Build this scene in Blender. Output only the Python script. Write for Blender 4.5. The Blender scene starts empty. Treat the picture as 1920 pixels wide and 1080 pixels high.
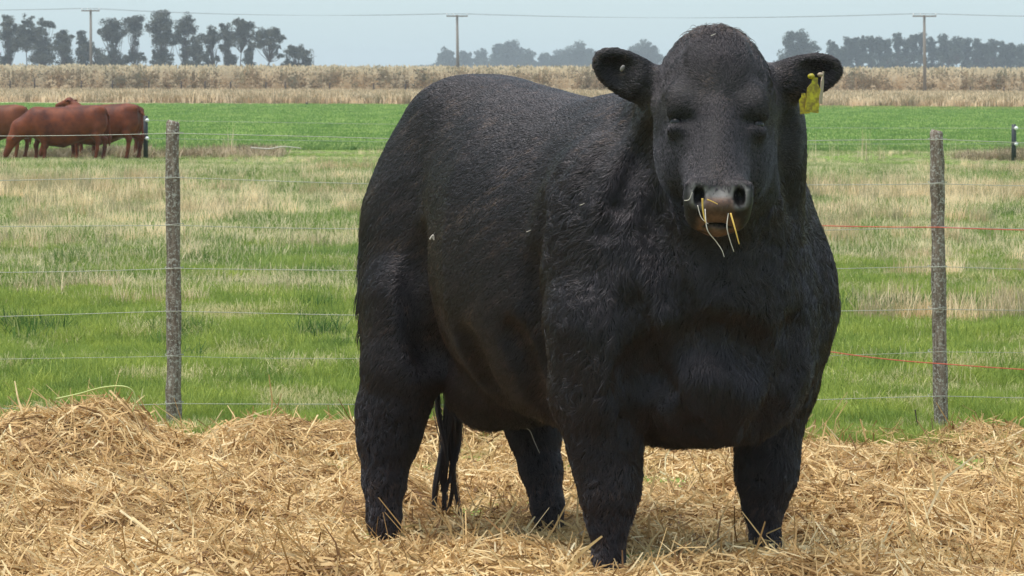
import bpy, math, random
import numpy as np

# ------------------------------------------------------------------ camera, sky, sun, exposure
SC = bpy.context.scene
COL = SC.collection
F = 6000.0                                   # focal length in pixels of the 1920 px wide picture
CAM = np.array([0.0, 0.0, 1.6])
PITCH = math.atan(398.0 / F)
ROLL = math.radians(0.15)
cam_data = bpy.data.cameras.new('camera')
cam_data.sensor_width = 36.0
cam_data.lens = 36.0 * F / 1920.0
cam_data.clip_start = 0.1
cam_data.clip_end = 9000.0
cam_data.dof.use_dof = True
cam_data.dof.focus_distance = 10.0
cam_data.dof.aperture_fstop = 26.0
cam = bpy.data.objects.new('camera', cam_data)
COL.objects.link(cam)
cam.location = CAM
fwd_v = np.array([0.0, math.cos(PITCH), -math.sin(PITCH)])
r0 = np.array([1.0, 0.0, 0.0]); u0 = np.cross(r0, fwd_v)
right_v = r0 * math.cos(ROLL) + u0 * math.sin(ROLL)
up_v = np.cross(right_v, fwd_v)
from mathutils import Matrix, Vector, Euler
M = Matrix(((right_v[0], up_v[0], -fwd_v[0]), (right_v[1], up_v[1], -fwd_v[1]), (right_v[2], up_v[2], -fwd_v[2])))
cam.rotation_euler = M.to_euler()
SC.camera = cam

def at(px, py, Y):
    """the point seen at a pixel of the photograph, at distance Y north of the camera"""
    d = fwd_v + right_v * (px - 960) / F - up_v * (py - 540) / F
    return CAM + d * (Y / d[1])

SUN_EL, SUN_AZ = math.radians(73), math.radians(-105)      # azimuth from +Y, clockwise
world = bpy.data.worlds.new('World'); SC.world = world
world.use_nodes = True
wn = world.node_tree; wn.nodes.clear()
sky = wn.nodes.new('ShaderNodeTexSky'); sky.sky_type = 'NISHITA'; sky.sun_disc = False
sky.sun_elevation = SUN_EL; sky.sun_rotation = SUN_AZ; sky.air_density = 1.0; sky.dust_density = 2.5; sky.ozone_density = 2.0
bg1 = wn.nodes.new('ShaderNodeBackground'); bg1.inputs['Strength'].default_value = 0.06
bg2 = wn.nodes.new('ShaderNodeBackground'); bg2.inputs['Color'].default_value = (0.57, 0.72, 0.76, 1); bg2.inputs['Strength'].default_value = 0.755
addw = wn.nodes.new('ShaderNodeAddShader'); wo = wn.nodes.new('ShaderNodeOutputWorld')
wn.links.new(sky.outputs[0], bg1.inputs[0]); wn.links.new(bg1.outputs[0], addw.inputs[0])
wn.links.new(bg2.outputs[0], addw.inputs[1]); wn.links.new(addw.outputs[0], wo.inputs['Surface'])

sun_d = bpy.data.lights.new('sun', 'SUN'); sun_d.energy = 3.1; sun_d.angle = math.radians(42); sun_d.color = (1.0, 0.96, 0.9)
sun = bpy.data.objects.new('sun', sun_d); COL.objects.link(sun)
sd = Vector((math.sin(SUN_AZ) * math.cos(SUN_EL), math.cos(SUN_AZ) * math.cos(SUN_EL), math.sin(SUN_EL)))
sun.rotation_euler = sd.to_track_quat('Z', 'Y').to_euler()

vs = SC.view_settings
vs.view_transform = 'Standard'; vs.look = 'None'; vs.gamma = 1.0; vs.use_curve_mapping = False
vs.exposure = 0.28
SC.cycles.use_denoising = True
SC.cycles.volume_bounces = 0
SC.cycles.max_bounces = 6
SC.cycles.transparent_max_bounces = 8

RNG = np.random.default_rng(7)
random.seed(7)

# ------------------------------------------------------------------ helpers
def link(o, parent=None):
    COL.objects.link(o)
    if parent is not None:
        o.parent = parent
    return o

def tag(o, label=None, cat=None, group=None, kind=None):
    if label: o['label'] = label
    if cat: o['category'] = cat
    if group: o['group'] = group
    if kind: o['kind'] = kind
    return o

def empty(name, loc=(0, 0, 0), rz=0.0):
    o = bpy.data.objects.new(name, None)
    o.location = loc; o.rotation_euler = (0, 0, rz)
    o.empty_display_size = 0.1
    return link(o)

def mesh_np(name, V, loops, sizes, mat, parent=None, smooth=True, attrs=None, do_link=True, mat_idx=None):
    """V (n,3), loops flat vertex indices, sizes loop count of each face"""
    me = bpy.data.meshes.new(name)
    V = np.asarray(V, np.float32); loops = np.asarray(loops, np.int32).ravel(); sizes = np.asarray(sizes, np.int32)
    me.vertices.add(len(V)); me.vertices.foreach_set('co', V.ravel())
    me.loops.add(len(loops)); me.loops.foreach_set('vertex_index', loops)
    me.polygons.add(len(sizes))
    starts = np.concatenate([[0], np.cumsum(sizes)[:-1]]).astype(np.int32)
    me.polygons.foreach_set('loop_start', starts)
    me.polygons.foreach_set('use_smooth', np.full(len(sizes), smooth, dtype=bool))
    for m in (mat if isinstance(mat, (list, tuple)) else [mat]):
        me.materials.append(m)
    if mat_idx is not None:
        me.polygons.foreach_set('material_index', np.asarray(mat_idx, np.int32))
    for k, a in (attrs or {}).items():
        at_ = me.attributes.new(k, 'FLOAT', 'POINT'); at_.data.foreach_set('value', np.asarray(a, np.float32))
    me.update(calc_edges=True); me.validate()
    o = bpy.data.objects.new(name, me)
    if do_link: link(o, parent)
    return o

class MB:
    """collects simple shapes into one mesh"""
    def __init__(s): s.v = []; s.f = []
    def add(s, vs_, fs):
        b = len(s.v); s.v += [tuple(map(float, q)) for q in vs_]; s.f += [tuple(i + b for i in f) for f in fs]
    def box(s, c, d, R=None):
        p = [(x * d[0] / 2, y * d[1] / 2, z * d[2] / 2) for x in (-1, 1) for y in (-1, 1) for z in (-1, 1)]
        if R is not None: p = [tuple(R @ Vector(q)) for q in p]
        s.add([(q[0] + c[0], q[1] + c[1], q[2] + c[2]) for q in p], [(0, 1, 3, 2), (4, 6, 7, 5), (0, 4, 5, 1), (2, 3, 7, 6), (0, 2, 6, 4), (1, 5, 7, 3)])
    def tube(s, pts, rad, n=8, cap=True):
        pts = [np.array(p, float) for p in pts]; m = len(pts)
        if np.isscalar(rad): rad = [rad] * m
        base = len(s.v); ref = None
        for i, p in enumerate(pts):
            t = pts[min(i + 1, m - 1)] - pts[max(i - 1, 0)]; t /= np.linalg.norm(t) + 1e-12
            if ref is None:
                ref = np.cross(t, [0.0, 0, 1]); 
                if np.linalg.norm(ref) < .1: ref = np.cross(t, [1.0, 0, 0])
            ref = ref - t * np.dot(ref, t); ref /= np.linalg.norm(ref); b = np.cross(t, ref)
            for k in range(n):
                a = 2 * math.pi * k / n
                s.v.append(tuple(p + rad[i] * (math.cos(a) * ref + math.sin(a) * b)))
        for i in range(m - 1):
            for k in range(n):
                k2 = (k + 1) % n
                s.f.append((base + i * n + k, base + i * n + k2, base + (i + 1) * n + k2, base + (i + 1) * n + k))
        if cap:
            s.f.append(tuple(base + k for k in range(n))[::-1]); s.f.append(tuple(base + (m - 1) * n + k for k in range(n)))
    def build(s, name, mat, parent=None, smooth=True, attrs=None):
        return mesh_np(name, s.v, [i for f in s.f for i in f], [len(f) for f in s.f], mat, parent, smooth, attrs)

def _lat(seed):
    return np.random.default_rng(seed).random((64, 64, 64)).astype(np.float32)
_LAT = {}
def vnoise(P, scale, seed=0):
    """smooth value noise, 0..1"""
    if seed not in _LAT: _LAT[seed] = _lat(seed)
    L = _LAT[seed]
    q = np.asarray(P, np.float64) / scale
    i = np.floor(q).astype(np.int64); f = q - i; f = f * f * (3 - 2 * f)
    i0 = i & 63; i1 = (i + 1) & 63
    def g(a, b, c): return L[a, b, c]
    x0, y0, z0 = i0[..., 0], i0[..., 1], i0[..., 2]; x1, y1, z1 = i1[..., 0], i1[..., 1], i1[..., 2]
    fx, fy, fz = f[..., 0], f[..., 1], f[..., 2]
    a = g(x0, y0, z0) * (1 - fx) + g(x1, y0, z0) * fx
    b = g(x0, y1, z0) * (1 - fx) + g(x1, y1, z0) * fx
    c = g(x0, y0, z1) * (1 - fx) + g(x1, y0, z1) * fx
    d = g(x0, y1, z1) * (1 - fx) + g(x1, y1, z1) * fx
    return (a * (1 - fy) + b * fy) * (1 - fz) + (c * (1 - fy) + d * fy) * fz
def vnoise3(P, scale, seed=0):
    return np.stack([vnoise(P, scale, seed + k) for k in range(3)], -1) * 2 - 1
def unit(v): return v / (np.linalg.norm(v, axis=-1, keepdims=True) + 1e-9)
def smoothstep(a, b, x):
    t = np.clip((x - a) / (b - a), 0, 1); return t * t * (3 - 2 * t)

# ------------------------------------------------------------------ materials
def material(name, base=(.5, .5, .5), rough=.8, spec=.3):
    m = bpy.data.materials.new(name); m.use_nodes = True
    nt = m.node_tree; b = nt.nodes['Principled BSDF']
    b.inputs['Base Color'].default_value = (*base, 1); b.inputs['Roughness'].default_value = rough
    b.inputs['Specular IOR Level'].default_value = spec
    return m, nt, b
def N(nt, typ, **kw):
    n = nt.nodes.new(typ)
    for k, v in kw.items():
        if k.startswith('i_'): n.inputs[int(k[2:])].default_value = v
        else: setattr(n, k, v)
    return n
def ramp(nt, stops, interp='LINEAR'):
    r = nt.nodes.new('ShaderNodeValToRGB'); cr = r.color_ramp; cr.interpolation = interp
    while len(cr.elements) < len(stops): cr.elements.new(0.5)
    for e, (p, c) in zip(cr.elements, stops): e.position = p; e.color = (*c, 1) if len(c) == 3 else c
    return r
def noise(nt, scale, detail=4, rough=.6, vec=None, dist=0.0):
    n = nt.nodes.new('ShaderNodeTexNoise'); n.inputs['Scale'].default_value = scale; n.inputs['Detail'].default_value = detail
    n.inputs['Roughness'].default_value = rough; n.inputs['Distortion'].default_value = dist
    if vec is not None: nt.links.new(vec, n.inputs['Vector'])
    return n
def mixc(nt, a, b, fac, blend='MIX'):
    m = nt.nodes.new('ShaderNodeMix'); m.data_type = 'RGBA'; m.blend_type = blend
    for sock, v in ((m.inputs[6], a), (m.inputs[7], b), (m.inputs[0], fac)):
        if hasattr(v, 'is_linked') or hasattr(v, 'links'): nt.links.new(v, sock)
        elif isinstance(v, (tuple, list)): sock.default_value = (*v, 1) if len(v) == 3 else v
        else: sock.default_value = v
    return m.outputs[2]
def mathn(nt, op, a, b=0.0, clamp=False):
    m = nt.nodes.new('ShaderNodeMath'); m.operation = op; m.use_clamp = clamp
    for s_, v in ((m.inputs[0], a), (m.inputs[1], b)):
        if hasattr(v, 'links'): nt.links.new(v, s_)
        else: s_.default_value = v
    return m.outputs[0]
def bump(nt, b, h, strength=.5, dist=.02):
    n = nt.nodes.new('ShaderNodeBump'); n.inputs['Strength'].default_value = strength; n.inputs['Distance'].default_value = dist
    nt.links.new(h, n.inputs['Height']); nt.links.new(n.outputs[0], b.inputs['Normal'])
def geo_pos(nt): return nt.nodes.new('ShaderNodeNewGeometry').outputs['Position']
def attr(nt, name):
    a = nt.nodes.new('ShaderNodeAttribute'); a.attribute_name = name; return a.outputs['Fac']
def thin_leaf(nt, b, col, amount=.35):
    """diffuse + translucent for thin blades"""
    tr = nt.nodes.new('ShaderNodeBsdfTranslucent'); mx = nt.nodes.new('ShaderNodeMixShader'); mx.inputs[0].default_value = amount
    nt.links.new(col, tr.inputs['Color']); nt.links.new(b.outputs[0], mx.inputs[1]); nt.links.new(tr.outputs[0], mx.inputs[2])
    nt.links.new(mx.outputs[0], nt.nodes['Material Output'].inputs['Surface'])

MAT = {}
def mk_mats():
    # straw: colour by strand, patches of duller, browner straw
    m, nt, b = material('straw', rough=.55, spec=.25)
    r = ramp(nt, [(0, (.22, .12, .05)), (.18, (.45, .28, .12)), (.45, (.74, .50, .225)), (.8, (.88, .67, .36)), (1, (.92, .80, .53))])
    p = geo_pos(nt); n1 = noise(nt, 1.7, 4, .6, p); n2 = noise(nt, 8, 3, .6, p)
    patch = ramp(nt, [(.34, (.74, .66, .57)), (.54, (1, 1, 1))]); nt.links.new(n1.outputs[0], patch.inputs[0])
    patch2 = ramp(nt, [(.31, (.66, .58, .50)), (.47, (1, 1, 1))]); nt.links.new(n2.outputs[0], patch2.inputs[0])
    nt.links.new(attr(nt, 'rnd'), r.inputs[0])
    c = mixc(nt, r.outputs[0], patch.outputs[0], 1.0, 'MULTIPLY'); c = mixc(nt, c, patch2.outputs[0], 1.0, 'MULTIPLY')
    nt.links.new(c, b.inputs['Base Color']); thin_leaf(nt, b, c, .22); MAT['straw'] = m
    m, nt, b = material('straw_mat', rough=.95, spec=.1)
    n1 = noise(nt, 60, 6, .7, geo_pos(nt), 1.5); r = ramp(nt, [(.3, (.09, .05, .02)), (.6, (.28, .17, .07)), (.8, (.50, .33, .15))])
    nt.links.new(n1.outputs[0], r.inputs[0]); nt.links.new(r.outputs[0], b.inputs['Base Color']); bump(nt, b, n1.outputs[0], .9, .02); MAT['straw_bed'] = m
    # ground below the grass
    m, nt, b = material('pasture_soil', rough=.95, spec=.1)
    p = geo_pos(nt); sx = nt.nodes.new('ShaderNodeSeparateXYZ'); nt.links.new(p, sx.inputs[0])
    n1 = noise(nt, .35, 6, .65, p); n2 = noise(nt, 5, 5, .7, p)
    mp = nt.nodes.new('ShaderNodeMapping'); mp.inputs['Scale'].default_value = (.25, .06, 1); nt.links.new(p, mp.inputs[0])
    n3 = noise(nt, 1.0, 5, .6, mp.outputs[0])
    near = ramp(nt, [(.3, (.10, .17, .03)), (.6, (.20, .26, .06)), (.8, (.30, .29, .13))]); nt.links.new(n2.outputs[0], near.inputs[0])
    crop = ramp(nt, [(.3, (.18, .33, .065)), (.7, (.25, .42, .10))]); nt.links.new(n3.outputs[0], crop.inputs[0])
    dry = ramp(nt, [(.3, (.38, .29, .18)), (.7, (.55, .43, .29))]); nt.links.new(n3.outputs[0], dry.inputs[0])
    wob = mathn(nt, 'MULTIPLY', mathn(nt, 'SUBTRACT', n1.outputs[0], .5), 12.0)
    yy = mathn(nt, 'ADD', sx.outputs[1], wob)
    slope = mathn(nt, 'MULTIPLY', sx.outputs[0], .55)
    f1 = mathn(nt, 'MULTIPLY', mathn(nt, 'SUBTRACT', yy, 84.0), .12, True)
    f2 = mathn(nt, 'MULTIPLY', mathn(nt, 'SUBTRACT', mathn(nt, 'ADD', sx.outputs[1], slope), 205.0), .5, True)
    c = mixc(nt, near.outputs[0], crop.outputs[0], f1); c = mixc(nt, c, dry.outputs[0], f2)
    nt.links.new(c, b.inputs['Base Color']); bump(nt, b, n2.outputs[0], .6, .05); MAT['ground'] = m
    # grass kinds
    def grass(name, lo, hi, dryc, dry_amt, trans=.4, patch_scale=.5, thr=(.45, .62)):
        m, nt, b = material(name, rough=.6, spec=.25)
        oi = nt.nodes.new('ShaderNodeObjectInfo'); p = geo_pos(nt)
        rn = attr(nt, 'rnd'); t = attr(nt, 't')
        g = mixc(nt, lo, hi, rn)
        bright = mixc(nt, (.72, .78, .8), (1.18, 1.1, 1.0), oi.outputs['Random'])
        g = mixc(nt, g, bright, 1.0, 'MULTIPLY')
        nb = noise(nt, patch_scale * 2.3, 3, .6, p); rb = ramp(nt, [(.36, (.62, .72, .70)), (.62, (1.0, 1.0, 1.0))]); nt.links.new(nb.outputs[0], rb.inputs[0]); g = mixc(nt, g, rb.outputs[0], 1.0, 'MULTIPLY')
        n1 = noise(nt, patch_scale, 4, .6, p); rp = ramp(nt, [(thr[0], (0, 0, 0)), (thr[1], (1, 1, 1))]); nt.links.new(n1.outputs[0], rp.inputs[0])
        dr = mathn(nt, 'MULTIPLY', rp.outputs[0], dry_amt)
        dr = mathn(nt, 'GREATER_THAN', mathn(nt, 'ADD', dr, mathn(nt, 'MULTIPLY', rn, .6)), .62)
        dc = mixc(nt, dryc, tuple(x * 1.35 for x in dryc), oi.outputs['Random'])
        c = mixc(nt, g, dc, dr)
        c = mixc(nt, c, mixc(nt, c, (1.1, 1.1, 1.0), 1.0, 'MULTIPLY'), t)
        nt.links.new(c, b.inputs['Base Color']); thin_leaf(nt, b, c, trans); MAT[name] = m
    grass('lush_grass', (.22, .29, .055), (.54, .60, .16), (.60, .53, .30), .50, patch_scale=1.2, thr=(.5, .7))
    grass('rough_grass', (.18, .26, .06), (.46, .54, .18), (.62, .53, .35), .52, patch_scale=.30, thr=(.36, .58))
    grass('dark_grass', (.06, .13, .03), (.16, .27, .07), (.3, .3, .12), .2)
    grass('dry_grass', (.55, .41, .26), (.80, .60, .40), (.84, .66, .46), .8, .4)
    grass('brown_weeds', (.24, .17, .11), (.40, .30, .21), (.44, .34, .25), .6, .15)
    grass('crop_grass', (.21, .32, .085), (.32, .43, .15), (.36, .42, .16), .4)
    grass('strip_grass', (.40, .29, .19), (.58, .44, .30), (.66, .53, .38), .8, .25)
    grass('maize', (.34, .235, .165), (.56, .43, .31), (.64, .52, .38), .8, .2)
    # trees far off
    for nm, lo, hi in (('gum_leaf', (.03, .038, .026), (.11, .115, .08)), ('wood_leaf', (.024, .036, .026), (.07, .09, .06))):
        m, nt, b = material(nm, rough=.6, spec=.3); n1 = noise(nt, .6, 4, .6, geo_pos(nt))
        r = ramp(nt, [(.3, lo), (.7, hi)]); nt.links.new(n1.outputs[0], r.inputs[0]); nt.links.new(r.outputs[0], b.inputs['Base Color']); MAT[nm] = m
    m, nt, b = material('bark', (.075, .06, .05), .9, .2); MAT['bark'] = m
    # weathered wood
    m, nt, b = material('weathered_wood', rough=.9, spec=.15)
    tc = nt.nodes.new('ShaderNodeTexCoord'); mp = nt.nodes.new('ShaderNodeMapping'); mp.inputs['Scale'].default_value = (1, 1, .09)
    nt.links.new(tc.outputs['Object'], mp.inputs[0]); n1 = noise(nt, 90, 6, .7, mp.outputs[0]); n2 = noise(nt, 75, 5, .8, tc.outputs['Object'], .3)
    r = ramp(nt, [(.32, (.07, .052, .04)), (.5, (.19, .145, .112)), (.68, (.33, .27, .22))]); nt.links.new(n1.outputs[0], r.inputs[0])
    l = ramp(nt, [(.52, (0, 0, 0)), (.58, (1, 1, 1))]); nt.links.new(n2.outputs[0], l.inputs[0])
    c = mixc(nt, r.outputs[0], (.52, .51, .45), mathn(nt, 'MULTIPLY', l.outputs[0], .8)); nt.links.new(c, b.inputs['Base Color'])
    bump(nt, b, n1.outputs[0], .9, .006); MAT['wood'] = m
    m, nt, b = material('pole_wood', (.27, .24, .21), .9, .15); MAT['pole'] = m
    m, nt, b = material('galvanised_wire', (.40, .40, .34), .6, .4); b.inputs['Metallic'].default_value = .5; MAT['wire'] = m
    m, nt, b = material('red_cord', (.62, .13, .09), .7, .2); MAT['red'] = m
    m, nt, b = material('dark_plastic', (.03, .035, .04), .5, .4); MAT['darkpost'] = m
    m, nt, b = material('white_porcelain', (.85, .85, .85), .3, .5); MAT['white'] = m
    m, nt, b = material('cable', (.25, .27, .29), .6, .3); MAT['cable'] = m
    # the bull
    m, nt, b = material('bull_hide', (.010, .0085, .009), .6, .3)
    p = nt.nodes.new('ShaderNodeTexCoord').outputs['Object']; n1 = noise(nt, 60, 5, .6, p)
    hd = ramp(nt, [(.3, (.007, .006, .0065)), (.7, (.014, .012, .012))]); nt.links.new(n1.outputs[0], hd.inputs[0])
    n2 = noise(nt, 35, 4, .6, p)
    pad = ramp(nt, [(.35, (.070, .038, .028)), (.65, (.15, .082, .056))]); nt.links.new(n2.outputs[0], pad.inputs[0])
    rim = ramp(nt, [(.3, (.12, .11, .105)), (.7, (.22, .20, .195))]); nt.links.new(n2.outputs[0], rim.inputs[0])
    c = mixc(nt, hd.outputs[0], rim.outputs[0], attr(nt, 'rim')); c = mixc(nt, c, pad.outputs[0], attr(nt, 'pad'))
    c = mixc(nt, c, (.006, .004, .004), attr(nt, 'hole'))
    nt.links.new(c, b.inputs['Base Color']); bump(nt, b, n1.outputs[0], .5, .004)
    wet = mathn(nt, 'SUBTRACT', .62, mathn(nt, 'MULTIPLY', attr(nt, 'pad'), .2)); nt.links.new(wet, b.inputs['Roughness']); MAT['hide'] = m
    m, nt, b = material('bull_coat', rough=.42, spec=.66); b.inputs['Specular Tint'].default_value = (1.0, .93, .97, 1)
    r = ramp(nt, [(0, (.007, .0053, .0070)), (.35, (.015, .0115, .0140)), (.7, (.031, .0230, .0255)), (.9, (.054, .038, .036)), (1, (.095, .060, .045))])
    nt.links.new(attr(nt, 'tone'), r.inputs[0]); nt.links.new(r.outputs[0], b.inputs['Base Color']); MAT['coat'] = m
    m, nt, b = material('eye', (.008, .006, .006), .30, .4); MAT['eye'] = m
    m, nt, b = material('yellow_tag', rough=.45, spec=.5)
    n1 = noise(nt, 55, 3, .6, nt.nodes.new('ShaderNodeTexCoord').outputs['Object']); r = ramp(nt, [(.38, (.52, .44, .015)), (.58, (.22, .16, .015))])
    nt.links.new(n1.outputs[0], r.inputs[0]); nt.links.new(r.outputs[0], b.inputs['Base Color']); MAT['tag'] = m
    m, nt, b = material('pale_tag', (.36, .27, .19), .5, .4); MAT['pale_tag'] = m
    m, nt, b = material('grey_button', (.20, .18, .17), .5, .4); MAT['button'] = m
    m, nt, b = material('gold_stalk', (.68, .43, .10), .5, .3); MAT['gold'] = m
    m, nt, b = material('pale_stalk', (.52, .46, .40), .5, .3); MAT['pale'] = m
    m, nt, b = material('green_stalk', (.50, .55, .20), .6, .3); MAT['greenstalk'] = m
    # red cattle
    m, nt, b = material('red_hide', rough=.6, spec=.3)
    p = nt.nodes.new('ShaderNodeTexCoord').outputs['Object']; n1 = noise(nt, 4, 5, .6, p)
    r = ramp(nt, [(.35, (.075, .015, .007)), (.65, (.20, .043, .011))]); nt.links.new(n1.outputs[0], r.inputs[0])
    nt.links.new(r.outputs[0], b.inputs['Base Color']); bump(nt, b, n1.outputs[0], .3, .03); MAT['redhide'] = m
    m, nt, b = material('brown_hide', rough=.6, spec=.3)
    p = nt.nodes.new('ShaderNodeTexCoord').outputs['Object']; n1 = noise(nt, 4, 5, .6, p)
    r = ramp(nt, [(.35, (.11, .028, .011)), (.65, (.21, .055, .018))]); nt.links.new(n1.outputs[0], r.inputs[0])
    nt.links.new(r.outputs[0], b.inputs['Base Color']); MAT['brownhide'] = m
mk_mats()

# ------------------------------------------------------------------ the ground
def gz(y):
    y = np.asarray(y, float)
    return -0.37 * smoothstep(15.0, 82.0, y)
def build_ground():
    ys = np.concatenate([np.linspace(-60, 8, 12), np.linspace(9, 110, 150), np.linspace(115, 460, 60), np.linspace(500, 2600, 15)])
    xs = np.concatenate([np.linspace(-700, -60, 10), np.linspace(-50, 50, 101), np.linspace(60, 700, 10)])
    X, Y = np.meshgrid(xs, ys); P = np.stack([X, Y, X * 0], -1)
    lump = (vnoise(P, 1.6, 5) - .5) * .05 + (vnoise(P, 5.0, 6) - .5) * .10
    Z = gz(Y) + lump * smoothstep(15.5, 24, Y) * (1 - smoothstep(85, 100, Y)) * (np.abs(X) < 55)
    V = np.stack([X, Y, Z], -1).reshape(-1, 3)
    nx, ny = len(xs), len(ys)
    i = (np.arange(ny - 1)[:, None] * nx + np.arange(nx - 1)[None]).ravel()
    q = np.stack([i, i + 1, i + nx + 1, i + nx], -1)
    o = mesh_np('ground', V, q, np.full(len(q), 4), MAT['ground'])
    tag(o, kind='structure')
build_ground()

# ------------------------------------------------------------------ surface extraction (used for the animals)
class Field:
    def __init__(s, lo, hi, h):
        s.lo = np.array(lo, float); s.h = h
        s.n = np.ceil((np.array(hi) - s.lo) / h).astype(int) + 1
        s.F = np.full(s.n, .5, np.float32)
        s.ax = [s.lo[i] + h * np.arange(s.n[i]) for i in range(3)]
    def region(s, lo, hi):
        a = np.clip(np.floor((np.array(lo) - s.lo) / s.h).astype(int), 0, s.n); b = np.clip(np.ceil((np.array(hi) - s.lo) / s.h).astype(int) + 1, 0, s.n)
        sl = tuple(slice(a[i], b[i]) for i in range(3))
        g = np.meshgrid(*[s.ax[i][sl[i]] for i in range(3)], indexing='ij')
        return sl, np.stack(g, -1).astype(np.float32)
    def put(s, sl, d, k, sub=False):
        A = s.F[sl]; d = d.astype(np.float32)
        if sub:
            d = -d; hh = np.maximum(k - np.abs(A - d), 0) / k; s.F[sl] = np.maximum(A, d) + hh * hh * k * .25
        else:
            hh = np.maximum(k - np.abs(A - d), 0) / k; s.F[sl] = np.minimum(A, d) - hh * hh * k * .25
    def ell(s, c, r, k=.06, R=None, sub=False):
        c = np.array(c, float); r = np.array(r, float); m = (r.max() if R is not None else r) + k * 1.5 + .02
        sl, P = s.region(c - m, c + m)
        if 0 in P.shape: return
        q = P - c.astype(np.float32)
        if R is not None: q = q @ np.asarray(R, np.float32)       # columns of R are the ellipsoid's own axes
        k0 = np.linalg.norm(q / r, axis=-1); k1 = np.linalg.norm(q / (r * r), axis=-1) + 1e-6
        s.put(sl, k0 * (k0 - 1) / k1, k, sub)
    def cap(s, a, b, ra, rb, k=.05, sc=(1, 1, 1)):
        """tapered capsule; sc stretches its section along the axes"""
        a = np.array(a, float); b = np.array(b, float); sc = np.array(sc, float)
        m = max(ra, rb) * sc.max() + k * 1.5 + .02
        sl, P = s.region(np.minimum(a, b) - m, np.maximum(a, b) + m)
        if 0 in P.shape: return
        q = (P - a) / sc; ab = (b - a) / sc
        t = np.clip((q @ ab) / (ab @ ab + 1e-9), 0, 1)
        d = np.linalg.norm(q - t[..., None] * ab, axis=-1) - (ra + (rb - ra) * t)
        s.put(sl, d * sc.min() ** .5, k)
    def chain(s, pts, k=.05, sc=(1, 1, 1)):
        for (a, ra), (b, rb) in zip(pts[:-1], pts[1:]): s.cap(a, b, ra, rb, k, sc)
    def loft(s, ts, tab, conv, lo, hi, k=.06, e=2.3):
        """tab rows: t, half width, front/top, back/bottom (section limits); conv: P -> (t, side, height)"""
        sl, P = s.region(lo, hi)
        t, u, n = conv(P); tab = np.array(tab, float)
        w = np.interp(t, tab[:, 0], tab[:, 1]); tp = np.interp(t, tab[:, 0], tab[:, 2]); bt = np.interp(t, tab[:, 0], tab[:, 3])
        c = (tp + bt) / 2; hh = (tp - bt) / 2
        k0 = (np.abs(u / w) ** e + np.abs((n - c) / hh) ** e) ** (1 / e)
        d = (k0 - 1) * np.minimum(w, hh)
        t0, t1 = tab[0, 0], tab[-1, 0]
        over = np.maximum(np.maximum(t0 - t, t - t1), 0)
        d = np.where(over > 0, np.sqrt(np.maximum(d, 0) ** 2 + over ** 2), d)
        s.put(sl, d, k)
    def march(s, px, py, y0=8.7, y1=12.0):
        ys = np.arange(y0, y1, .004); d = at(px, py, 10.0) - CAM; W = CAM + d[None] * (ys / d[1])[:, None]; Lp = (W - BO) @ RB
        i = np.round((Lp - s.lo) / s.h).astype(int); ok = ((i >= 0) & (i < s.n)).all(1); i = np.clip(i, 0, s.n - 1)
        hit = np.where(ok & (s.F[tuple(i.T)] < 0))[0]
        return Lp[hit[0]] if len(hit) else None
    def groove(s, pix, rad, out, k):
        """a soft crease along points seen on the surface"""
        pts = []
        for (a, b) in zip(pix[:-1], pix[1:]):
            for t in np.linspace(0, 1, 6)[:-1]: pts.append((a[0] + (b[0] - a[0]) * t, a[1] + (b[1] - a[1]) * t))
        L = [s.march(*q) for q in pts]; L = [q for q in L if q is not None]
        for q in L:
            i = np.round((q - s.lo) / s.h).astype(int); g = np.array([s.F[tuple(i + e)] - s.F[tuple(i - e)] for e in np.eye(3, dtype=int) * 2]); g = g / (np.linalg.norm(g) + 1e-9)
            s.ell(q + g * out, (rad, rad, rad), k, None, True)
    def extract(s):
        Fv = s.F; I = Fv < 0
        c = np.zeros(s.n - 1, np.int8)
        for dx in (0, 1):
            for dy in (0, 1):
                for dz in (0, 1):
                    c += I[dx:s.n[0] - 1 + dx, dy:s.n[1] - 1 + dy, dz:s.n[2] - 1 + dz]
        act = np.argwhere((c > 0) & (c < 8)); ids = np.full(s.n - 1, -1, np.int32); ids[tuple(act.T)] = np.arange(len(act))
        acc = np.zeros((len(act), 3)); cnt = np.zeros(len(act))
        for ax in range(3):
            o1, o2 = [i for i in range(3) if i != ax]
            for a in (0, 1):
                for b in (0, 1):
                    p = act.copy(); p[:, o1] += a; p[:, o2] += b; q = p.copy(); q[:, ax] += 1
                    fa = Fv[tuple(p.T)]; fb = Fv[tuple(q.T)]; m = (fa < 0) != (fb < 0)
                    t = fa[m] / (fa[m] - fb[m]); pos = p[m].astype(float); pos[:, ax] += t
                    acc[m] += pos; cnt[m] += 1
        V = acc / cnt[:, None]
        quads = []
        for ax in range(3):
            o1, o2 = (ax + 1) % 3, (ax + 2) % 3
            A = [slice(None)] * 3; B = [slice(None)] * 3; A[ax] = slice(0, -1); B[ax] = slice(1, None)
            ch = I[tuple(A)] != I[tuple(B)]
            e = np.argwhere(ch); e = e[(e[:, o1] > 0) & (e[:, o2] > 0) & (e[:, o1] < s.n[o1] - 1) & (e[:, o2] < s.n[o2] - 1)]
            ins = I[tuple(e.T)]
            def cid(d1, d2):
                p = e.copy(); p[:, o1] += d1; p[:, o2] += d2; return ids[tuple(p.T)]
            q = np.stack([cid(-1, -1), cid(0, -1), cid(0, 0), cid(-1, 0)], -1)
            q[~ins] = q[~ins][:, ::-1]; quads.append(q)
        Q = np.concatenate(quads)
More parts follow.
